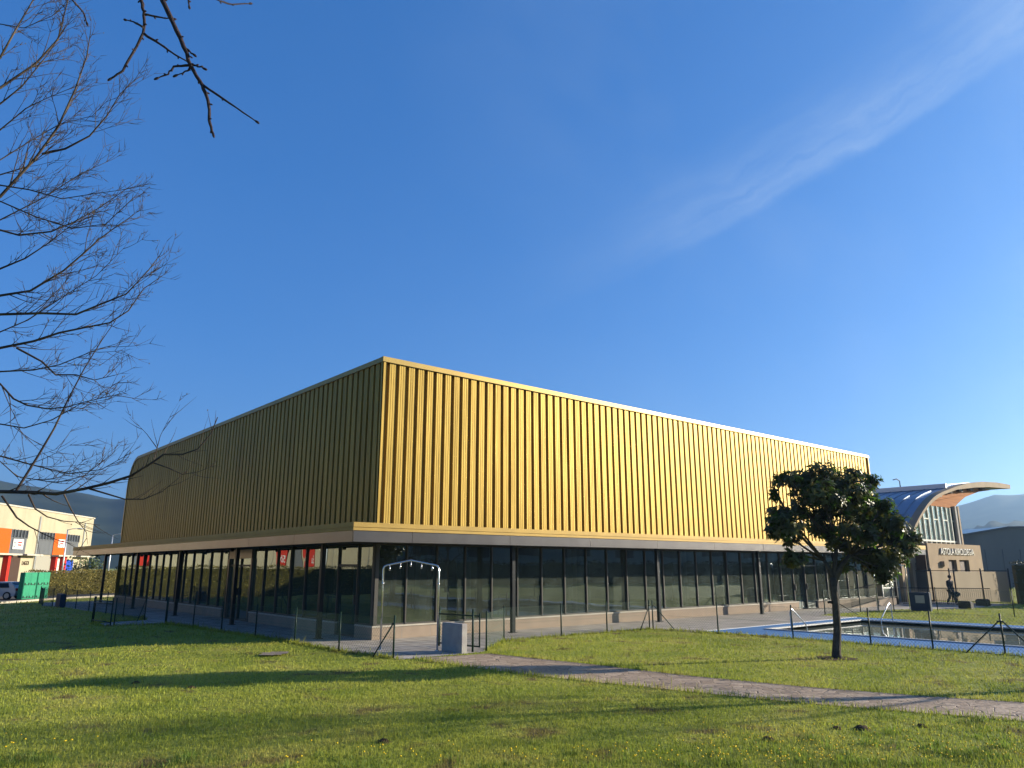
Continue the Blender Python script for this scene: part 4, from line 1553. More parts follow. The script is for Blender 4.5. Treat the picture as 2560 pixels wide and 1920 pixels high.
hubs = [z4(570, 800, MD + 0.1), z4(660, 720, MD + 0.1), z4(760, 760, MD - 0.1)]
for h_ in hubs:
    bt.tube([forkp + Vector((0, 0, -0.1)), forkp.lerp(h_, 0.5) + Vector((0.0, 0.0, 0.02)), h_], [0.085, 0.06, 0.045], 7)
for (cx, cy, dz, rx, ry, nl) in CL:
    c = z4(cx, cy, MD + dz)
    sx = 0.3497 * rx / FPX * MD * 1.16
    sy = 0.3497 * ry / FPX * MD * 1.2
    h_ = min(hubs, key=lambda q: (q - c).length)
    mid = h_.lerp(c, 0.5) + Vector((rg.gauss(0, .05), rg.gauss(0, .05), rg.gauss(0, .05)))
    bt.tube([h_, mid, c], [0.036, 0.022, 0.01], 5)
    nr = max(6, int(nl / 2.6))
    for k in range(nr):
        v = Vector((rg.gauss(0, 1), rg.gauss(0, 1), rg.gauss(0, 1))).normalized() * (rg.random() ** 0.45 * rg.uniform(0.8, 1.15))
        tip = c + Vector((v.x * sx, v.y * sx, v.z * sy))
        mid2 = c.lerp(tip, 0.5) + Vector((0, 0, -0.04))
        bt.tube([mid.lerp(c, rg.uniform(0.3, 1)), mid2, tip], [0.011, 0.008, 0.005], 4, caps=False)
        ax = (tip - mid2).normalized() + Vector((0, 0, 0.5)) + Vector((rg.gauss(0, .3), rg.gauss(0, .3), 0))
        ax.normalize()
        for j in range(rg.randint(7, 12)):
            o = ax.orthogonal()
            o.rotate(Matrix.Rotation(j * 2.4 + rg.uniform(-.4, .4), 3, ax))
            d = ax * rg.uniform(-0.25, 0.75) + o + Vector((0, 0, -0.12))
            leaf(bl, tip - ax * rg.uniform(0, 0.12), d, ax, rg.uniform(0.1, 0.18))
bt.build('limbs', MBARK, mag)
bl.build('crown', MAGLEAF, mag)

# ------------------------------------------------------------------ fences and gates
WIRE = mat('green_wire', (0.05, 0.085, 0.06), 0.5, 0.2)


def chain(b, p, q, z0=0.04, z1=1.0, s=0.1, r=0.0028):
    p, q = Vector((*p[:2], 0)), Vector((*q[:2], 0))
    L = (q - p).length
    d = (q - p) / L
    H_ = z1 - z0

    def P3(u, z):
        return p + d * u + Vector((0, 0, z0 + z))
    n = int((L + H_) / s)
    for k in range(n + 1):
        c = k * s
        for sg in (1, -1):
            # line u = c - H + z*? clipped to the panel
            ua, za = (c - H_, 0) if sg > 0 else (c, 0)
            ub, zb = (c, H_) if sg > 0 else (c - H_, H_)
            pts = [(ua, za), (ub, zb)]
            (u0, a0), (u1, a1) = pts
            t0, t1 = 0.0, 1.0
            du = u1 - u0
            for lim, sgn in ((0, 1), (L, -1)):
                f0, f1 = sgn * (u0 - lim), sgn * (u1 - lim)
                if f0 < 0 and f1 < 0:
                    t0, t1 = 1, 0
                elif f0 < 0:
                    t0 = max(t0, f0 / (f0 - f1))
                elif f1 < 0:
                    t1 = min(t1, f0 / (f0 - f1))
            if t1 - t0 < 0.01:
                continue
            b.tube([P3(u0 + du * t0, a0 + (a1 - a0) * t0), P3(u0 + du * t1, a0 + (a1 - a0) * t1)], r, 3, caps=False)
    for z in (0.0, H_ * 0.5, H_):
        b.tube([P3(0, z), P3(L, z)], r * 1.25, 3, caps=False)


def post(root, x, y, h=1.05, r=0.024, m=DARK_GREEN):
    b = MB()
    b.tube([(x, y, 0), (x, y, h)], r, 8)
    b.ball((x, y, h), r * 1.15, 8, 4, (1, 1, 0.5))
    return b.build('post', m, root)


def brace(root, x, y, tx, ty, h=0.85):
    b = MB()
    b.tube([(x, y, 0.0), (tx, ty, h)], 0.019, 6)
    b.box(tx - 0.03, tx + 0.03, ty - 0.03, ty + 0.03, h - 0.02, h + 0.02)
    return b.build('brace', DARK_GREEN, root)


def fence(label, pts, braces=(), h=1.05, meshed=True, s=0.1):
    c = pts[len(pts) // 2]
    root = thing('chain_link_fence', (c[0], c[1], 0), label, 'fence')
    for p in pts:
        post(root, p[0], p[1], h)
    for x, y, tx, ty in braces:
        brace(root, x, y, tx, ty)
    b = MB()
    for p, q in zip(pts, pts[1:]):
        chain(b, p, q, 0.04, h - 0.06, s)
    b.build('wire_mesh', WIRE, root)
    return root


FL = [(-2.0, -4.58), (-2.34, -2.29), (-2.2, 0.86), (-2.35, 3.6), (-2.56, 6.21), (-2.7, 8.88), (-2.94, 11.46)]
fence('dark green chain link fence along the shaded lawn side of the hall', FL, [(-2.3, -4.05, -2.02, -4.55)])
fence('short green fence stub beside the paved opening left of the hall', [(-2.94, 11.6), (-4.79, 11.85)])
fence('chain link fence behind the grass wedge with a sloping brace', [(-5.03, 14.3), (-3.01, 14.4), (-3.19, 17.26), (-3.2, 20.57), (-3.41, 23.38), (-3.47, 26.36), (-3.51, 29.09)], [(-3.4, 14.0, -3.03, 14.38)])
fence('far corner of the green fence beside the street kerb', [(-4.2, 28.8), (-4.35, 30.96), (-4.0, 34.5), (-1.9, 38.5)])
FR = [(0.95, -4.68), (3.11, -2.85), (5.62, -2.86), (7.79, -2.95), (10.12, -2.96)]
fence('dark green chain link fence from the gate along the sunlit glass front', FR, [(9.35, -3.15, 10.1, -3.0)])
FP = [(10.15, -3.1), (10.5, -5.71), (10.75, -8.4), (10.8, -10.89), (10.85, -12.62), (10.9, -14.4), (10.95, -17.0), (11, -20), (11, -24), (11, -29)]
fence('chain link fence in front of the blue pool deck behind the magnolia', FP, [(10.6, -3.75, 10.2, -3.15), (10.6, -13.55, 10.88, -14.35), (10.9, -15.25, 10.9, -14.45)])
fence('far green fence with a pale rail beyond the pool corner', [(23.3, -3.0), (26.46, -3.26), (28.4, -3.31), (29.0, -3.84)], [(23.9, -4.4, 23.4, -3.1)], 1.2)
fence('green fence beyond the far blue deck of the pool', [(30.76, -5.32), (28.5, -9.5), (27.5, -15), (27, -22), (26.5, -29)], (), 1.2)
gate = thing('open_gate', (0.65, -2.8, 0), 'small green wire gate standing open beside the concrete block', 'gate')
b = MB()
for x, y in ((0.6, -2.85), (0.85, -4.5)):
    b.tube([(x, y, 0.08), (x, y, 1.0)], 0.022, 8)
for z in (0.1, 0.92):
    b.tube([(0.6, -2.85, z), (0.85, -4.5, z)], 0.02, 8)
b.build('gate_frame', DARK_GREEN, gate)
b = MB()
chain(b, (0.6, -2.85), (0.85, -4.5), 0.1, 0.92, 0.09)
b.build('wire_mesh', WIRE, gate)
post(gate, 0.67, -2.78, 1.12, 0.03)
post(gate, 0.44, -4.72, 1.12, 0.03)
b = MB()
b.tube([(0.83, -4.4, 0.9), (0.9, -4.4, 0.9), (0.9, -4.25, 0.9)], 0.012, 5)
b.build('latch', STEEL, gate)


def rail_gate(label, p, q):
    root = thing('rail_gate', (p[0], p[1], 0), label, 'gate')
    b = MB()
    for z in (0.12, 0.82, 0.92):
        b.tube([(*p, z), (*q, z)], 0.02, 6)
    b.build('gate_rail', DARK_GREEN, root)
    for x, y in (p, q):
        post(root, x, y, 1.05, 0.026)
    return root


rail_gate('low green rail gate across the paved opening beside the shaded hall', (-4.9, 11.95), (-5.1, 14.2))

# concrete blocks by the gates
def block(x0, x1, y0, y1, h, label, m=BLOCK, panel=None):
    root = thing('concrete_block', ((x0 + x1) / 2, (y0 + y1) / 2, 0), label, 'block', 'concrete blocks by the gates')
    b = MB()
    b.bbox(x0, x1, y0, y1, 0, h, 0.015)
    b.build('slab', m, root)
    if panel:
        b = MB()
        b.box(*panel)
        b.build('panel', COPING, root)
    else:
        b = MB()
        b.box(x0 - 0.012, x0, y0 + 0.02, y1 - 0.02, 0.02, h - 0.03)
        b.build('front_plate', m, root)
    return root


block(-0.06, 0.13, -4.88, -3.95, 0.77, 'pale concrete slab block beside the open gate and shower arch')
block(-3.95, -3.7, 28.1, 29.4, 0.74, 'dark block beside the far fence posts near the green containers', NAVY)
block(29.95, 30.2, -5.3, -4.3, 0.95, 'dark blue block with a grey panel near the far fence', NAVY, (29.92, 29.95, -5.05, -4.6, 0.4, 0.8))


def shower(p, q, label):
    p, q = Vector((*p, 0)), Vector((*q, 0))
    root = thing('shower_arch', (p + q) / 2, label, 'shower', 'outdoor shower arches')
    U = Vector((0, 0, 1))
    b = MB()
    mid = (p + q) / 2 + U * 2.46
    sh = 2.3
    pts = [p, p + U * 1.7, p + U * (sh - 0.08), p.lerp(q, 0.02) + U * (sh - 0.01), p.lerp(q, 0.06) + U * (sh + 0.02), mid, q.lerp(p, 0.06) + U * (sh + 0.02), q.lerp(p, 0.02) + U * (sh - 0.01), q + U * (sh - 0.08), q + U * 1.7, q]
    b.tube(pts, 0.025, 8)
    for z in (p, q):
        b.tube([z + U * 1.78, z + U * 1.84], 0.034, 8)
        b.tube([z + U * 0.005, z + U * 0.03], 0.07, 8)
    b.build('frame', STEEL, root)
    for k in range(5):
        f = 0.12 + 0.76 * k / 4
        top = p.lerp(q, f) + U * (sh + 0.02 + 0.14 * (1 - abs(f - 0.5) / 0.5))
        b = MB()
        b.tube([top, top + Vector((-0.02, -0.02, -0.1)), top + Vector((-0.04, -0.05, -0.17))], [0.012, 0.014, 0.028], 7)
        b.build('shower_head', STEEL, root)
    return root


shower((-1.21, -2.59), (-0.16, -3.88), 'stainless steel shower arch with five heads at the lawn gate')
shower((29.2, -2.9), (30.6, -4.0), 'distant shower arch beside the dark blue block and the far fence')


def handrail(x, y, s, label):
    root = thing('pool_handrail', (x, y, 0), label, 'handrail', 'steel handrails at the pool')
    for dy in (0, -0.0):
        pass
    b = MB()
    pts = [(x, y, 0.0), (x, y, 0.62), (x + s * 0.04, y, 0.74), (x + s * 0.14, y, 0.78), (x + s * 0.5, y, 0.55), (x + s * 1.0, y, 0.22), (x + s * 1.08, y, 0.1), (x + s * 1.08, y, -0.1), (x + s * 1.0, y, -0.35)]
    b.tube(pts, 0.022, 8)
    b.tube([(x, y, 0.0), (x, y, 0.02)], 0.05, 8)
    b.build('rail', STEEL, root)
    b = MB()
    for z, xx in ((-0.12, 1.06),):
        b.box(x + s * 0.9, x + s * 1.1, y - 0.25, y + 0.25, -0.3, -0.27)
    b.build('step', STEEL, root)
    return root


handrail(13.12, -7.0, 1, 'bent stainless handrail on the near white pool edge')
handrail(20.95, -7.2, -1, 'bent stainless handrail on the far white pool edge')

# ramp with a baluster railing at the end of the hall
ramp = thing('ramp_railing', (33, -1.3, 0), 'dark baluster railing climbing the ramp at the end of the hall', 'railing')
b = MB()
b.prism([(29.5, 0.0), (35.5, 0.0), (35.5, 0.42), (34.2, 0.42)], lambda p: (p[0], -1.25, p[1]), lambda p: (p[0], -0.1, p[1]))
b.build('ramp_slab', PLINTH, ramp)


def rz(x):
    return max(0.0, min(0.42, (x - 29.5) / 4.7 * 0.42))


b = MB()
for k in range(44):
    x = 29.6 + 0.135 * k
    b.tube([(x, -1.3, rz(x) + 0.08), (x, -1.3, rz(x) + 0.98)], 0.008, 4)
for z, r in ((0.98, 0.022), (0.08, 0.015)):
    b.tube([(29.6, -1.3, rz(29.6) + z), (34.2, -1.3, 0.42 + z), (35.5, -1.3, 0.42 + z)], r, 6)
b.build('balusters', DARK, ramp)
rl = thing('entrance_railing', (38, -2.4, 0), 'dark bar railing in front of the lobby doors', 'railing')
b = MB()
for k in range(46):
    y = -1.4 - 0.1 * k * 0.9
    x = 36.0 + 0.055 * k
    b.tube([(x, y, 0.08), (x, y, 1.0)], 0.009, 4)
for z, r in ((1.0, 0.025), (0.08, 0.018)):
    b.tube([(36.0, -1.4, z), (36.0 + 0.055 * 45, -1.4 - 0.09 * 45, z)], r, 6)
b.build('bars', DARK, rl)

# grey screen fence by the entrance
SCR = mat('screen_mesh', (0.2, 0.185, 0.16), 0.85, 0, (0.15, 0.14, 0.122), 1.5, stretch=(1, 1, 0.3))
t = SCR.node_tree
trn = t.nodes.new('ShaderNodeBsdfTranslucent')
trn.inputs[0].default_value = (0.27, 0.235, 0.185, 1)
msn = t.nodes.new('ShaderNodeMixShader')
msn.inputs[0].default_value = 0.55
t.links.new(t.nodes['Principled BSDF'].outputs[0], msn.inputs[1])
t.links.new(trn.outputs[0], msn.inputs[2])
t.links.new(msn.outputs[0], t.nodes['Material Output'].inputs[0])
sf = thing('screen_fence', (42, -2.5, 0), 'tall fence of dark posts with grey brown screen panels beside the entrance', 'fence')
scp = [(41.3, 0.6), (41.55, -1.1), (41.65, -2.2), (41.7, -2.45), (41.8, -4.0), (41.95, -5.5)]
for x, y in scp:
    b = MB()
    b.tube([(x, y, 0), (x, y, 2.15)], 0.05, 8)
    b.build('post', DARK, sf)
for k, ((x0, y0), (x1, y1)) in enumerate(zip(scp, scp[1:])):
    if k == 2:
        continue
    b = MB()
    e = 0.07 / math.hypot(x1 - x0, y1 - y0)
    a0, b0_, a1, b1_ = x0 + (x1 - x0) * e, y0 + (y1 - y0) * e, x1 - (x1 - x0) * e, y1 - (y1 - y0) * e
    nn = 10
    for i in range(nn):
        f0, f1 = i / nn, (i + 1) / nn
        s0, s1 = 0.012 * math.sin(f0 * 9 + k), 0.012 * math.sin(f1 * 9 + k)
        P = [(a0 + (a1 - a0) * f0 + s0, b0_ + (b1_ - b0_) * f0), (a0 + (a1 - a0) * f1 + s1, b0_ + (b1_ - b0_) * f1)]
        b.face([(*P[1], 0.12), (*P[0], 0.12), (*P[0], 1.95), (*P[1], 1.95)], True)
    b.build('screen_panel', SCR, sf)
b = MB()
for (x0, y0), (x1, y1) in zip(scp, scp[1:]):
    b.tube([(x0, y0, 2.0), (x1, y1, 2.0)], 0.025, 6)
    b.tube([(x0, y0, 0.08), (x1, y1, 0.08)], 0.02, 6)
b.build('rail', DARK, sf)
for x, y, lab in ((34.4, -5.45, 'black low box on the path nearest the lawn'), (38.1, -5.1, 'black low box on the path beside the screen fence')):
    b = MB()
    b.bbox(x - 0.25, x + 0.25, y - 0.32, y + 0.32, 0, 0.36, 0.03)
    b.bbox(x - 0.2, x + 0.2, y - 0.27, y + 0.27, 0.36, 0.4, 0.02)
    b.build('black_box', BLACK, base=(x, y, 0), label=lab, cat='box', group='black boxes on the path')

# ------------------------------------------------------------------ street: lamps, car, containers
def lamp(x, y, h, label):
    root = thing('street_lamp', (x, y, -0.5), label, 'street lamp', 'street lamps behind the hedge')
    b = MB()
    b.tube([(x, y, -0.5), (x, y, h)], [0.1, 0.06], 8)
    b.build('pole', GALV, root)
    b = MB()
    b.tube([(x, y, h - 0.05), (x + 0.4, y - 0.34, h + 0.08), (x + 0.75, y - 0.62, h + 0.1)], 0.04, 6)
    b.build('arm', GALV, root)
    b = MB()
    b.ball((x + 1.05, y - 0.88, h + 0.08), 0.26, 10, 6, (1.6, 1.0, 0.35), Matrix.Rotation(-0.7, 3, 'Z'))
    b.build('lamp_head', WHITE, root)


lamp(8.8, 76.0, 5.85, 'white street lamp beside the rounded far corner of the golden hall')
lamp(3.6, 73.0, 6.2, 'street lamp in front of the warehouse blue door')

CARC = at(22, 1498.5, -0.49)
car = thing('parked_car', CARC, 'white hatchback parked on the street beside the green containers', 'car')
cdx = Vector((0.78, -0.626, 0))      # towards the right of the photo
cdy = Vector((0.626, 0.78, 0))


def cf(x, y, z):
    return CARC + cdx * x + cdy * y + Vector((0, 0, z))


prof = [(-3.2, 0.28), (-3.25, 0.7), (-3.1, 0.85), (-2.2, 0.98), (-1.5, 1.38), (-0.6, 1.5), (0.3, 1.46), (0.72, 1.2), (0.95, 0.9), (1.0, 0.55), (0.9, 0.28)]


def yw(z):
    return 0.86 if z < 0.95 else 0.86 - (z - 0.95) * 0.38


b = MB()
L_ = [cf(x, -yw(z), z) for x, z in prof]
R_ = [cf(x, yw(z), z) for x, z in prof]
nn = len(prof)
b.mesh(L_ + R_, [tuple(range(nn)), tuple(reversed(range(nn, 2 * nn)))] + [(i, nn + i, nn + (i + 1) % nn, (i + 1) % nn) for i in range(nn)], False)
b.build('body', CARW, car)
CARG = mat('car_glass', (0.015, 0.018, 0.02), 0.08)
for a, c in (((-1.85, 0.5), (-0.75, 0.5)), ((-0.68, 0.5), (0.4, 0.5))):
    x0, x1 = a[0], c[0]
    zs = 1.0
    q = [(x0, zs), (x1, zs), (x1 - (0.2 if x1 > 0 else 0), 1.38), (x0 + (0.5 if x0 < -1 else 0), 1.36)]
    for sg in (-1, 1):
        b = MB()
        b.face([cf(x, sg * (yw(z) + 0.006), z) for x, z in q])
        b.build('side_window', CARG, car)
b = MB()
b.face([cf(0.4, -0.6, 1.42), cf(0.73, -0.68, 1.2), cf(0.73, 0.68, 1.2), cf(0.4, 0.6, 1.42)])
b.build('rear_window', CARG, car)
for x in (0.3, -2.45):
    for sg in (-1, 1):
        b = MB()
        b.tube([cf(x, sg * 0.66, 0.33), cf(x, sg * 0.885, 0.33)], 0.33, 20)
        w_ = b.build('wheel', BLACK, car)
        b = MB()
        b.tube([cf(x, sg * 0.88, 0.33), cf(x, sg * 0.9, 0.33)], 0.21, 14)
        b.build('rim', GALV, w_)
b = MB()
b.box(0.9, 1.02, -0.8, -0.55, 0.75, 0.95, lambda p: cf(*p))
b.build('tail_light', RED, car)

GC0 = at(53, 1500, -0.49)
gdx = Vector((0.8, 0.6, 0)).normalized()
gdy = Vector((-gdx.y, gdx.x, 0))
for k in range(2):
    o = GC0 + gdx * (1.36 * k)
    root = thing('green_container', o + gdx * 0.64, ('left green steel cabinet next to the white car' if k == 0 else 'right green steel cabinet next to the fence corner'), 'container', 'green steel cabinets by the street')

    def gf(p, o=o):
        return tuple(o + gdx * p[0] + gdy * p[1] + Vector((0, 0, p[2])))
    b = MB()
    b.bbox(0, 1.3, 0, 0.5, 0.05, 2.25, 0.02, gf)
    b.build('body', GREENC, root)
    for i in range(2):
        for j in range(2):
            b = MB()
            b.box(0.04 + 0.615 * i, 0.645 + 0.615 * i, -0.025, -0.002, 0.1 + 1.07 * j, 1.14 + 1.07 * j, gf)
            dr = b.build('door', GREENC, root)
            b = MB()
            for s in (0.08, 0.46):
                b.box(s + 0.615 * i, s + 0.07 + 0.615 * i, -0.06, -0.026, 0.14 + 1.07 * j, 0.32 + 1.07 * j, gf)
            b.box(0.12 + 0.615 * i, 0.5 + 0.615 * i, -0.05, -0.026, 0.15 + 1.07 * j, 0.19 + 1.07 * j, gf)
            b.build('hinge', BLACK, dr)

# ------------------------------------------------------------------ person walking towards the entrance
SKIN = mat('skin', (0.45, 0.27, 0.19), 0.6)
COAT = mat('dark_coat', (0.018, 0.022, 0.026), 0.9)
JEAN = mat('dark_trousers', (0.02, 0.025, 0.035), 0.9)
HAIRM = mat('dark_hair', (0.015, 0.011, 0.009), 0.7)
BAGM = mat('dark_bag', (0.015, 0.03, 0.03), 0.7)
PL = Vector((37.75, -3.54, 0.01))
per = thing('person', PL, 'person in dark coat and trousers walking past the screen fence with a bag', 'person')
pf = Vector((-0.35, -0.94, 0)).normalized()     # facing
ps = Vector((-pf.y, pf.x, 0))                   # to their left


def pp(f, s, z):
    return PL + pf * f + ps * s + Vector((0, 0, z))


def skin(name, verts, edges, m, root=0, sub=1):
    me = bpy.data.meshes.new(name)
    me.from_pydata([tuple(v[0] - PL) for v in verts], edges, [])
    me.materials.append(m)
    o = bpy.data.objects.new(name, me)
    COL.objects.link(o)
    o.parent = per
    md = o.modifiers.new('skin', 'SKIN')
    md.use_smooth_shade = True
    for i, v in enumerate(verts):
        sv = me.skin_vertices[0].data[i]
        sv.radius = v[1] if isinstance(v[1], tuple) else (v[1], v[1])
        sv.use_root = (i == root)
    s = o.modifiers.new('sub', 'SUBSURF')
    s.levels = s.render_levels = sub
    return o


V = [(pp(0, 0, 0.9), (0.13, 0.1)), (pp(0.01, 0, 1.12), (0.12, 0.09)), (pp(0.03, 0, 1.34), (0.15, 0.09)), (pp(0.05, 0, 1.45), 0.055), (pp(0.07, 0, 1.52), 0.055), (pp(0.09, 0, 1.6), (0.075, 0.088)), (pp(0.085, 0, 1.68), (0.06, 0.07)),
     (pp(0.03, 0.19, 1.36), 0.06), (pp(-0.06, 0.24, 1.1), 0.045), (pp(0.02, 0.26, 0.86), 0.033), (pp(0.04, 0.26, 0.78), (0.035, 0.02)),
     (pp(0.03, -0.19, 1.36), 0.06), (pp(0.06, -0.25, 1.1), 0.045), (pp(0.2, -0.24, 0.9), 0.033), (pp(0.26, -0.23, 0.84), (0.035, 0.02)),
     (pp(0, 0.09, 0.84), 0.085), (pp(0.14, 0.1, 0.48), 0.06), (pp(0.2, 0.1, 0.09), 0.04), (pp(0.34, 0.11, 0.05), 0.036),
     (pp(0, -0.09, 0.84), 0.085), (pp(0.0, -0.1, 0.47), 0.06), (pp(-0.24, -0.1, 0.13), 0.04), (pp(-0.15, -0.11, 0.04), 0.034)]
E_ = [(0, 1), (1, 2), (2, 3), (3, 4), (4, 5), (5, 6), (2, 7), (7, 8), (8, 9), (9, 10), (2, 11), (11, 12), (12, 13), (13, 14), (0, 15), (15, 16), (16, 17), (17, 18), (0, 19), (19, 20), (20, 21), (21, 22)]
for hx in (10, 14):                       # five fingers on each hand
    hp = V[hx][0]
    for k in range(5):
        i0 = len(V)
        off = ps * (0.0) + pf * ((k - 2) * 0.016)
        if k == 4:
            off = pf * 0.04 + Vector((0, 0, 0.03))
        V.append((hp + off + Vector((0, 0, -0.035)), 0.009))
        V.append((hp + off * 1.25 + Vector((0, 0, -0.06 - 0.006 * (2 - abs(k - 1)))) - ps * 0.01, 0.008))
        E_ += [(hx, i0), (i0, i0 + 1)]
skin('body', V, E_, SKIN)
skin('coat', [(pp(0, 0, 0.78), (0.2, 0.15)), (pp(0, 0, 0.98), (0.18, 0.13)), (pp(0.02, 0, 1.2), (0.175, 0.13)), (pp(0.03, 0, 1.36), (0.18, 0.12)), (pp(0.05, 0, 1.46), 0.08),
              (pp(0.03, 0.2, 1.37), 0.085), (pp(-0.06, 0.25, 1.1), 0.065), (pp(0.015, 0.265, 0.88), 0.052),
              (pp(0.03, -0.2, 1.37), 0.085), (pp(0.06, -0.26, 1.1), 0.065), (pp(0.19, -0.245, 0.915), 0.052)],
     [(0, 1), (1, 2), (2, 3), (3, 4), (3, 5), (5, 6), (6, 7), (3, 8), (8, 9), (9, 10)], COAT)
skin('trousers', [(pp(0, 0, 0.9), (0.15, 0.12)), (pp(0, 0.09, 0.82), 0.105), (pp(0.14, 0.1, 0.48), 0.078), (pp(0.2, 0.1, 0.1), 0.062),
                  (pp(0, -0.09, 0.82), 0.105), (pp(0.0, -0.1, 0.47), 0.078), (pp(-0.23, -0.1, 0.15), 0.062)], [(0, 1), (1, 2), (2, 3), (0, 4), (4, 5), (5, 6)], JEAN)
skin('shoes', [(pp(0.18, 0.1, 0.06), 0.05), (pp(0.34, 0.11, 0.045), 0.042)], [(0, 1)], BLACK)
skin('shoes', [(pp(-0.25, -0.1, 0.1), 0.05), (pp(-0.14, -0.11, 0.04), 0.042)], [(0, 1)], BLACK)
b = MB()
b.ball(pp(0.06, 0, 1.66), 0.112, 12, 8, (0.95, 0.95, 0.95))
b.build('hair', HAIRM, per)
b = MB()
for s in (-0.032, 0.032):
    b.ball(pp(0.172, s, 1.61), 0.011, 6, 4)
b.build('eyes', HAIRM, per)
b = MB()
b.ball(pp(0.18, 0, 1.575), 0.016, 6, 4, (0.8, 0.8, 1.3))
for s in (-0.078, 0.078):
    b.ball(pp(0.085, s, 1.59), 0.024, 6, 4, (0.6, 0.6, 1.2))
b.build('nose_and_ears', SKIN, per)
b = MB()
c = pp(0.0, 0.4, 0.62)
b.ball(c, 0.2, 12, 8, (1.0, 1.7, 0.8), Matrix.Rotation(math.atan2(pf.y, pf.x) + 0.1, 3, 'Z'))
b.tube([c + pf * 0.2 + Vector((0, 0, 0.08)), pp(0.08, 0.27, 0.78), pp(0.0, 0.27, 0.78), c - pf * 0.2 + Vector((0, 0, 0.08))], 0.014, 6)
b.build('shoulder_bag', BAGM, base=tuple(c - Vector((0, 0, 0.16))), label='dark green sports bag carried by the walking person', cat='bag')

# ------------------------------------------------------------------ molehills, grass and flowers
for k, (px, py, s) in enumerate([(q[0], q[1], q[2] * 0.62) for q in [(2156, 1824, 0.2), (2304, 1817, 0.14), (2092, 1822, 0.12), (1922, 1850, 0.15), (960, 1856, 0.16), (340, 1708, 0.14), (478, 1720, 0.13)]]):
    c = at(px, py)
    rg = random.Random(k)
    b = MB()
    vs, fs = [], []
    for i in range(5):
        for j in range(12):
            a = j / 12 * 2 * PI
            rr = s * (1 - i / 5) * rg.uniform(0.8, 1.2)
            vs.append((c.x + math.cos(a) * rr, c.y + math.sin(a) * rr, s * 0.42 * (1 - (1 - i / 5) ** 2) + rg.uniform(-.01, .015) * (i > 0)))
    vs.append((c.x, c.y, s * 0.42))
    for i in range(4):
        for j in range(12):
            fs.append((i * 12 + j, i * 12 + (j + 1) % 12, i * 12 + 12 + (j + 1) % 12, i * 12 + 12 + j))
    for j in range(12):
        fs.append((48 + j, 48 + (j + 1) % 12, 60))
    b.mesh(vs, fs, True)
    lab = ['largest dark molehill on the sunlit lawn near the stone path', 'small molehill close to the stone path edge', 'molehill just beside the largest one', 'molehill in the middle of the sunny foreground lawn',
           'molehill on the lawn below the concrete block', 'molehill at the dark end of the shadow band', 'molehill inside the long shadow band'][k]
    b.build('molehill', SOIL, base=(c.x, c.y, 0), label=lab, cat='molehill', group='molehills on the lawn')


b = MB()
rg = random.Random(40)
rng_pts = [(M_LOC.x + math.cos(a / 24 * 2 * PI) * 0.5 * rg.uniform(0.7, 1.25), M_LOC.y + math.sin(a / 24 * 2 * PI) * 0.5 * rg.uniform(0.7, 1.25)) for a in range(24)]
b.face([(x, y, 0.012) for x, y in rng_pts])
b.build('bare_soil', SOIL, kind='structure')
c = at(685, 1638)
b = MB()
b.face([(c.x + math.cos(a / 20 * 2 * PI) * 0.42 * rg.uniform(0.6, 1.25), c.y + math.sin(a / 20 * 2 * PI) * 0.42 * rg.uniform(0.6, 1.25), 0.05) for a in range(20)])
b.build('bare_soil', PLINTH, kind='structure')


def poly_mask(x, y, poly):
    inside = np.zeros(len(x), bool)
    n = len(poly)
    j = n - 1
    for i in range(n):
        xi, yi = poly[i]
        xj, yj = poly[j]
        c = ((yi > y) != (yj > y)) & (x < (xj - xi) * (y - yi) / (yj - yi + 1e-12) + xi)
        inside ^= c
        j = i
    return inside


NOGRASS = [PATH_L + list(reversed(PATH_U)), list(reversed(APRON_L[:-1])) + [(-1.6, -4.9)] + ap,
           [(DX0 - 0.05, -40), (DX1, -40), (DX1, -4.8), (DX0 - 0.05, -4.8)]]
nr = np.random.default_rng(4)


def scatter(n, r0, r1, half):
    inv = nr.uniform(1 / r1, 1 / r0, n)
    r = 1 / inv
    a = YAW + nr.uniform(-half, half, n)
    x, y = CAM.x + r * np.sin(a), CAM.y + r * np.cos(a)
    ok = np.ones(n, bool)
    for p in NOGRASS:
        ok &= ~poly_mask(x, y, p)
    ok &= ~((x > -0.1) & (y > -0.1))
    return x[ok], y[ok], r[ok]


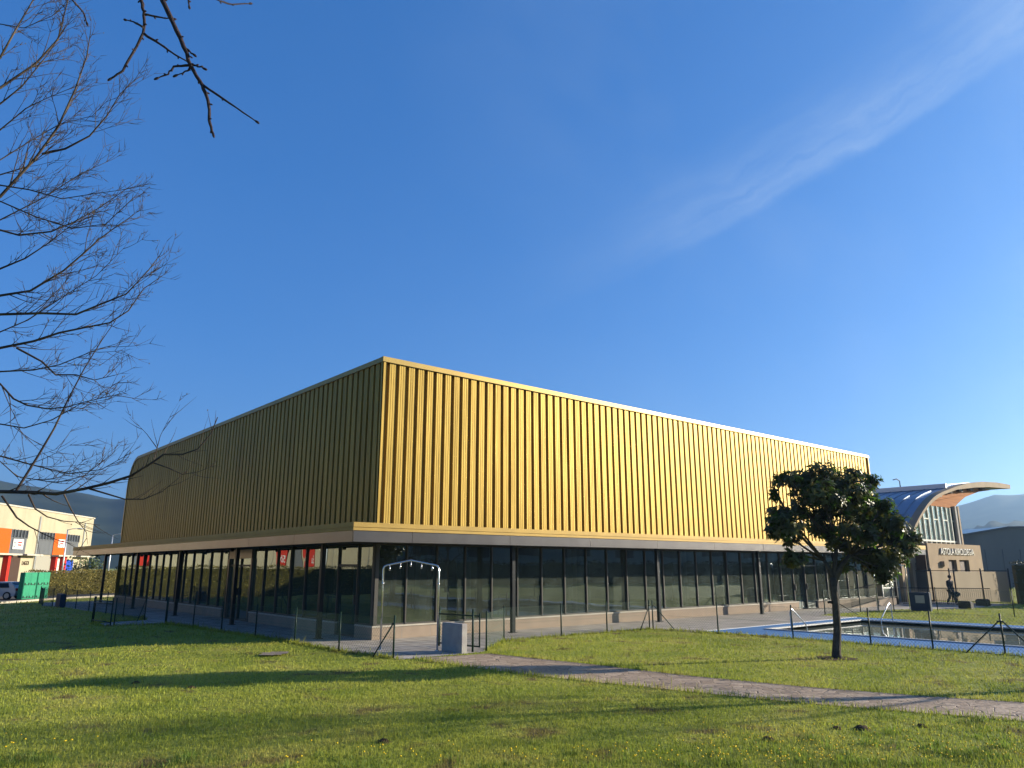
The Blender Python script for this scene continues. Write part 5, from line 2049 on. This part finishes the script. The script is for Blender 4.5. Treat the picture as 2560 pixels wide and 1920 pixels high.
def blades(name, x, y, r, h, w, m, label=None):
    n = len(x)
    ang = nr.uniform(0, 2 * PI, n)
    lean = nr.normal(0, 0.45, n) * h
    la = nr.uniform(0, 2 * PI, n)
    ux, uy = np.cos(ang) * w / 2, np.sin(ang) * w / 2
    tx, ty = x + np.cos(la) * lean, y + np.sin(la) * lean
    mx, my = x + np.cos(la) * lean * 0.35, y + np.sin(la) * lean * 0.35
    V = np.empty((n, 5, 3))
    V[:, 0] = np.stack([x - ux, y - uy, np.full(n, -0.005)], 1)
    V[:, 1] = np.stack([x + ux, y + uy, np.full(n, -0.005)], 1)
    V[:, 2] = np.stack([mx + ux * 0.8, my + uy * 0.8, h * 0.55], 1)
    V[:, 3] = np.stack([mx - ux * 0.8, my - uy * 0.8, h * 0.55], 1)
    V[:, 4] = np.stack([tx, ty, h], 1)
    me = bpy.data.meshes.new(name)
    me.vertices.add(n * 5)
    me.vertices.foreach_set('co', V.ravel())
    base = (np.arange(n) * 5)[:, None]
    loops = np.concatenate([base + np.array([[0, 1, 2, 3]]), base + np.array([[3, 2, 4]])], 1).ravel()
    me.loops.add(len(loops))
    me.loops.foreach_set('vertex_index', loops.astype(np.int32))
    st_ = np.stack([np.arange(n) * 7, np.arange(n) * 7 + 4], 1).ravel()
    me.polygons.add(2 * n)
    me.polygons.foreach_set('loop_start', st_.astype(np.int32))
    me.update(calc_edges=True)
    me.materials.append(m)
    o = bpy.data.objects.new(name, me)
    COL.objects.link(o)
    return tag(o, label, None, None, 'stuff')


x, y, r = scatter(330000, 7.0, 60, R(39))
cl = np.sin(x * 1.7 + 2 * np.sin(y * 0.8)) * np.sin(y * 1.9 + 1.3 * np.sin(x * 1.1))
h = (0.022 + 0.0009 * r) * np.exp(nr.normal(0, 0.32, len(x))) * (1 + 0.25 * cl)
w = 0.0055 * r / 8 * nr.uniform(0.7, 1.4, len(x))
blades('grass', x, y, r, h, w, BLADE)
# longer tufts creeping over the path edges and along the fences
ex, ey = [], []
for line in (PATH_U, PATH_L, FL, FR, FP[:7], APRON_L[:12]):
    for (x0, y0), (x1, y1) in zip(line, line[1:]):
        L = math.hypot(x1 - x0, y1 - y0)
        n = int(L * 130)
        f = nr.uniform(0, 1, n)
        ex.append(x0 + (x1 - x0) * f + nr.normal(0, 0.05, n))
        ey.append(y0 + (y1 - y0) * f + nr.normal(0, 0.05, n))
ex, ey = np.concatenate(ex), np.concatenate(ey)
er = np.hypot(ex - CAM.x, ey - CAM.y)
blades('edge_grass', ex, ey, er, 0.07 * np.exp(nr.normal(0, 0.45, len(ex))), 0.0055 * er / 8, BLADE)
x, y, r = scatter(26000, 7.0, 11.5, R(39))
keep = nr.uniform(0, 1, len(x)) < np.clip((11.5 - r) / 3.0, 0, 1) * 0.6
x, y, r = x[keep], y[keep], r[keep]
blades('tall_grass', x, y, r, 0.07 * np.exp(nr.normal(0, 0.35, len(x))), 0.006 * np.ones(len(x)), BLADE)
# leafy weeds in clumps, thickest at the lower right
wx, wy, wh_ = [], [], []
for px0, px1, py0, py1, n in ((1850, 2560, 1790, 1925, 60), (1250, 1900, 1870, 1925, 16), (300, 1250, 1880, 1925, 14), (0, 300, 1870, 1925, 7)):
    for _ in range(n):
        p = at(nr.uniform(px0, px1), nr.triangular(py0, py1, py1))
        m_ = int(nr.integers(20, 60))
        sp = nr.uniform(0.05, 0.16)
        wx.append(p.x + nr.normal(0, sp, m_))
        wy.append(p.y + nr.normal(0, sp, m_))
        wh_.append(nr.uniform(0.035, 0.095) * np.exp(nr.normal(0, 0.3, m_)))
wx, wy, wh_ = np.concatenate(wx), np.concatenate(wy), np.concatenate(wh_)
WEED = two_sided_leaf('weed_leaf', (0.15, 0.22, 0.025), (0.16, 0.22, 0.035), 0.7, 0.4, 0.5, 3.0)
blades('weeds', wx, wy, None, wh_, nr.uniform(0.006, 0.013, len(wx)), WEED)
# small yellow flowers in the foreground
fx, fy = [], []
for px0, px1, py0, py1, n in ((1750, 2560, 1800, 1925, 230), (1250, 2100, 1870, 1925, 80), (700, 1300, 1870, 1925, 30), (0, 260, 1840, 1890, 12)):
    for _ in range(n):
        p = at(nr.uniform(px0, px1), nr.triangular(py0, py1, py1))
        fx.append(p.x)
        fy.append(p.y)
YEL = mat('yellow_petal', (0.75, 0.5, 0.02), 0.6)
STEM = mat('flower_stem', (0.12, 0.15, 0.03), 0.7)
b = MB()
for x_, y_ in zip(fx, fy):
    hh = float(nr.uniform(0.07, 0.15))
    b.mi = 1
    lx, ly = nr.normal(0, 0.02, 2)
    b.tube([(x_, y_, 0), (x_ + lx, y_ + ly, hh)], 0.0022, 3, caps=False)
    b.mi = 0
    b.ball((x_ + lx, y_ + ly, hh), float(nr.uniform(0.009, 0.017)), 6, 4, (1, 1, 0.6))
b.build('wildflowers', [YEL, STEM], kind='stuff')

# ------------------------------------------------------------------ the air: pale even haze round everything
HAZE = bpy.data.materials.new('haze_air')
HAZE.use_nodes = True
t = HAZE.node_tree
t.nodes.remove(t.nodes['Principled BSDF'])
pv = t.nodes.new('ShaderNodeVolumePrincipled')
pv.inputs['Color'].default_value = (0.42, 0.66, 1.0, 1)
pv.inputs['Density'].default_value = 0.00028
pv.inputs['Anisotropy'].default_value = 0.62
t.links.new(pv.outputs[0], t.nodes['Material Output'].inputs['Volume'])
b = MB()
b.box(-2700, 2700, -2700, 2700, -1.8, 240)
b.build('haze', HAZE, kind='stuff')
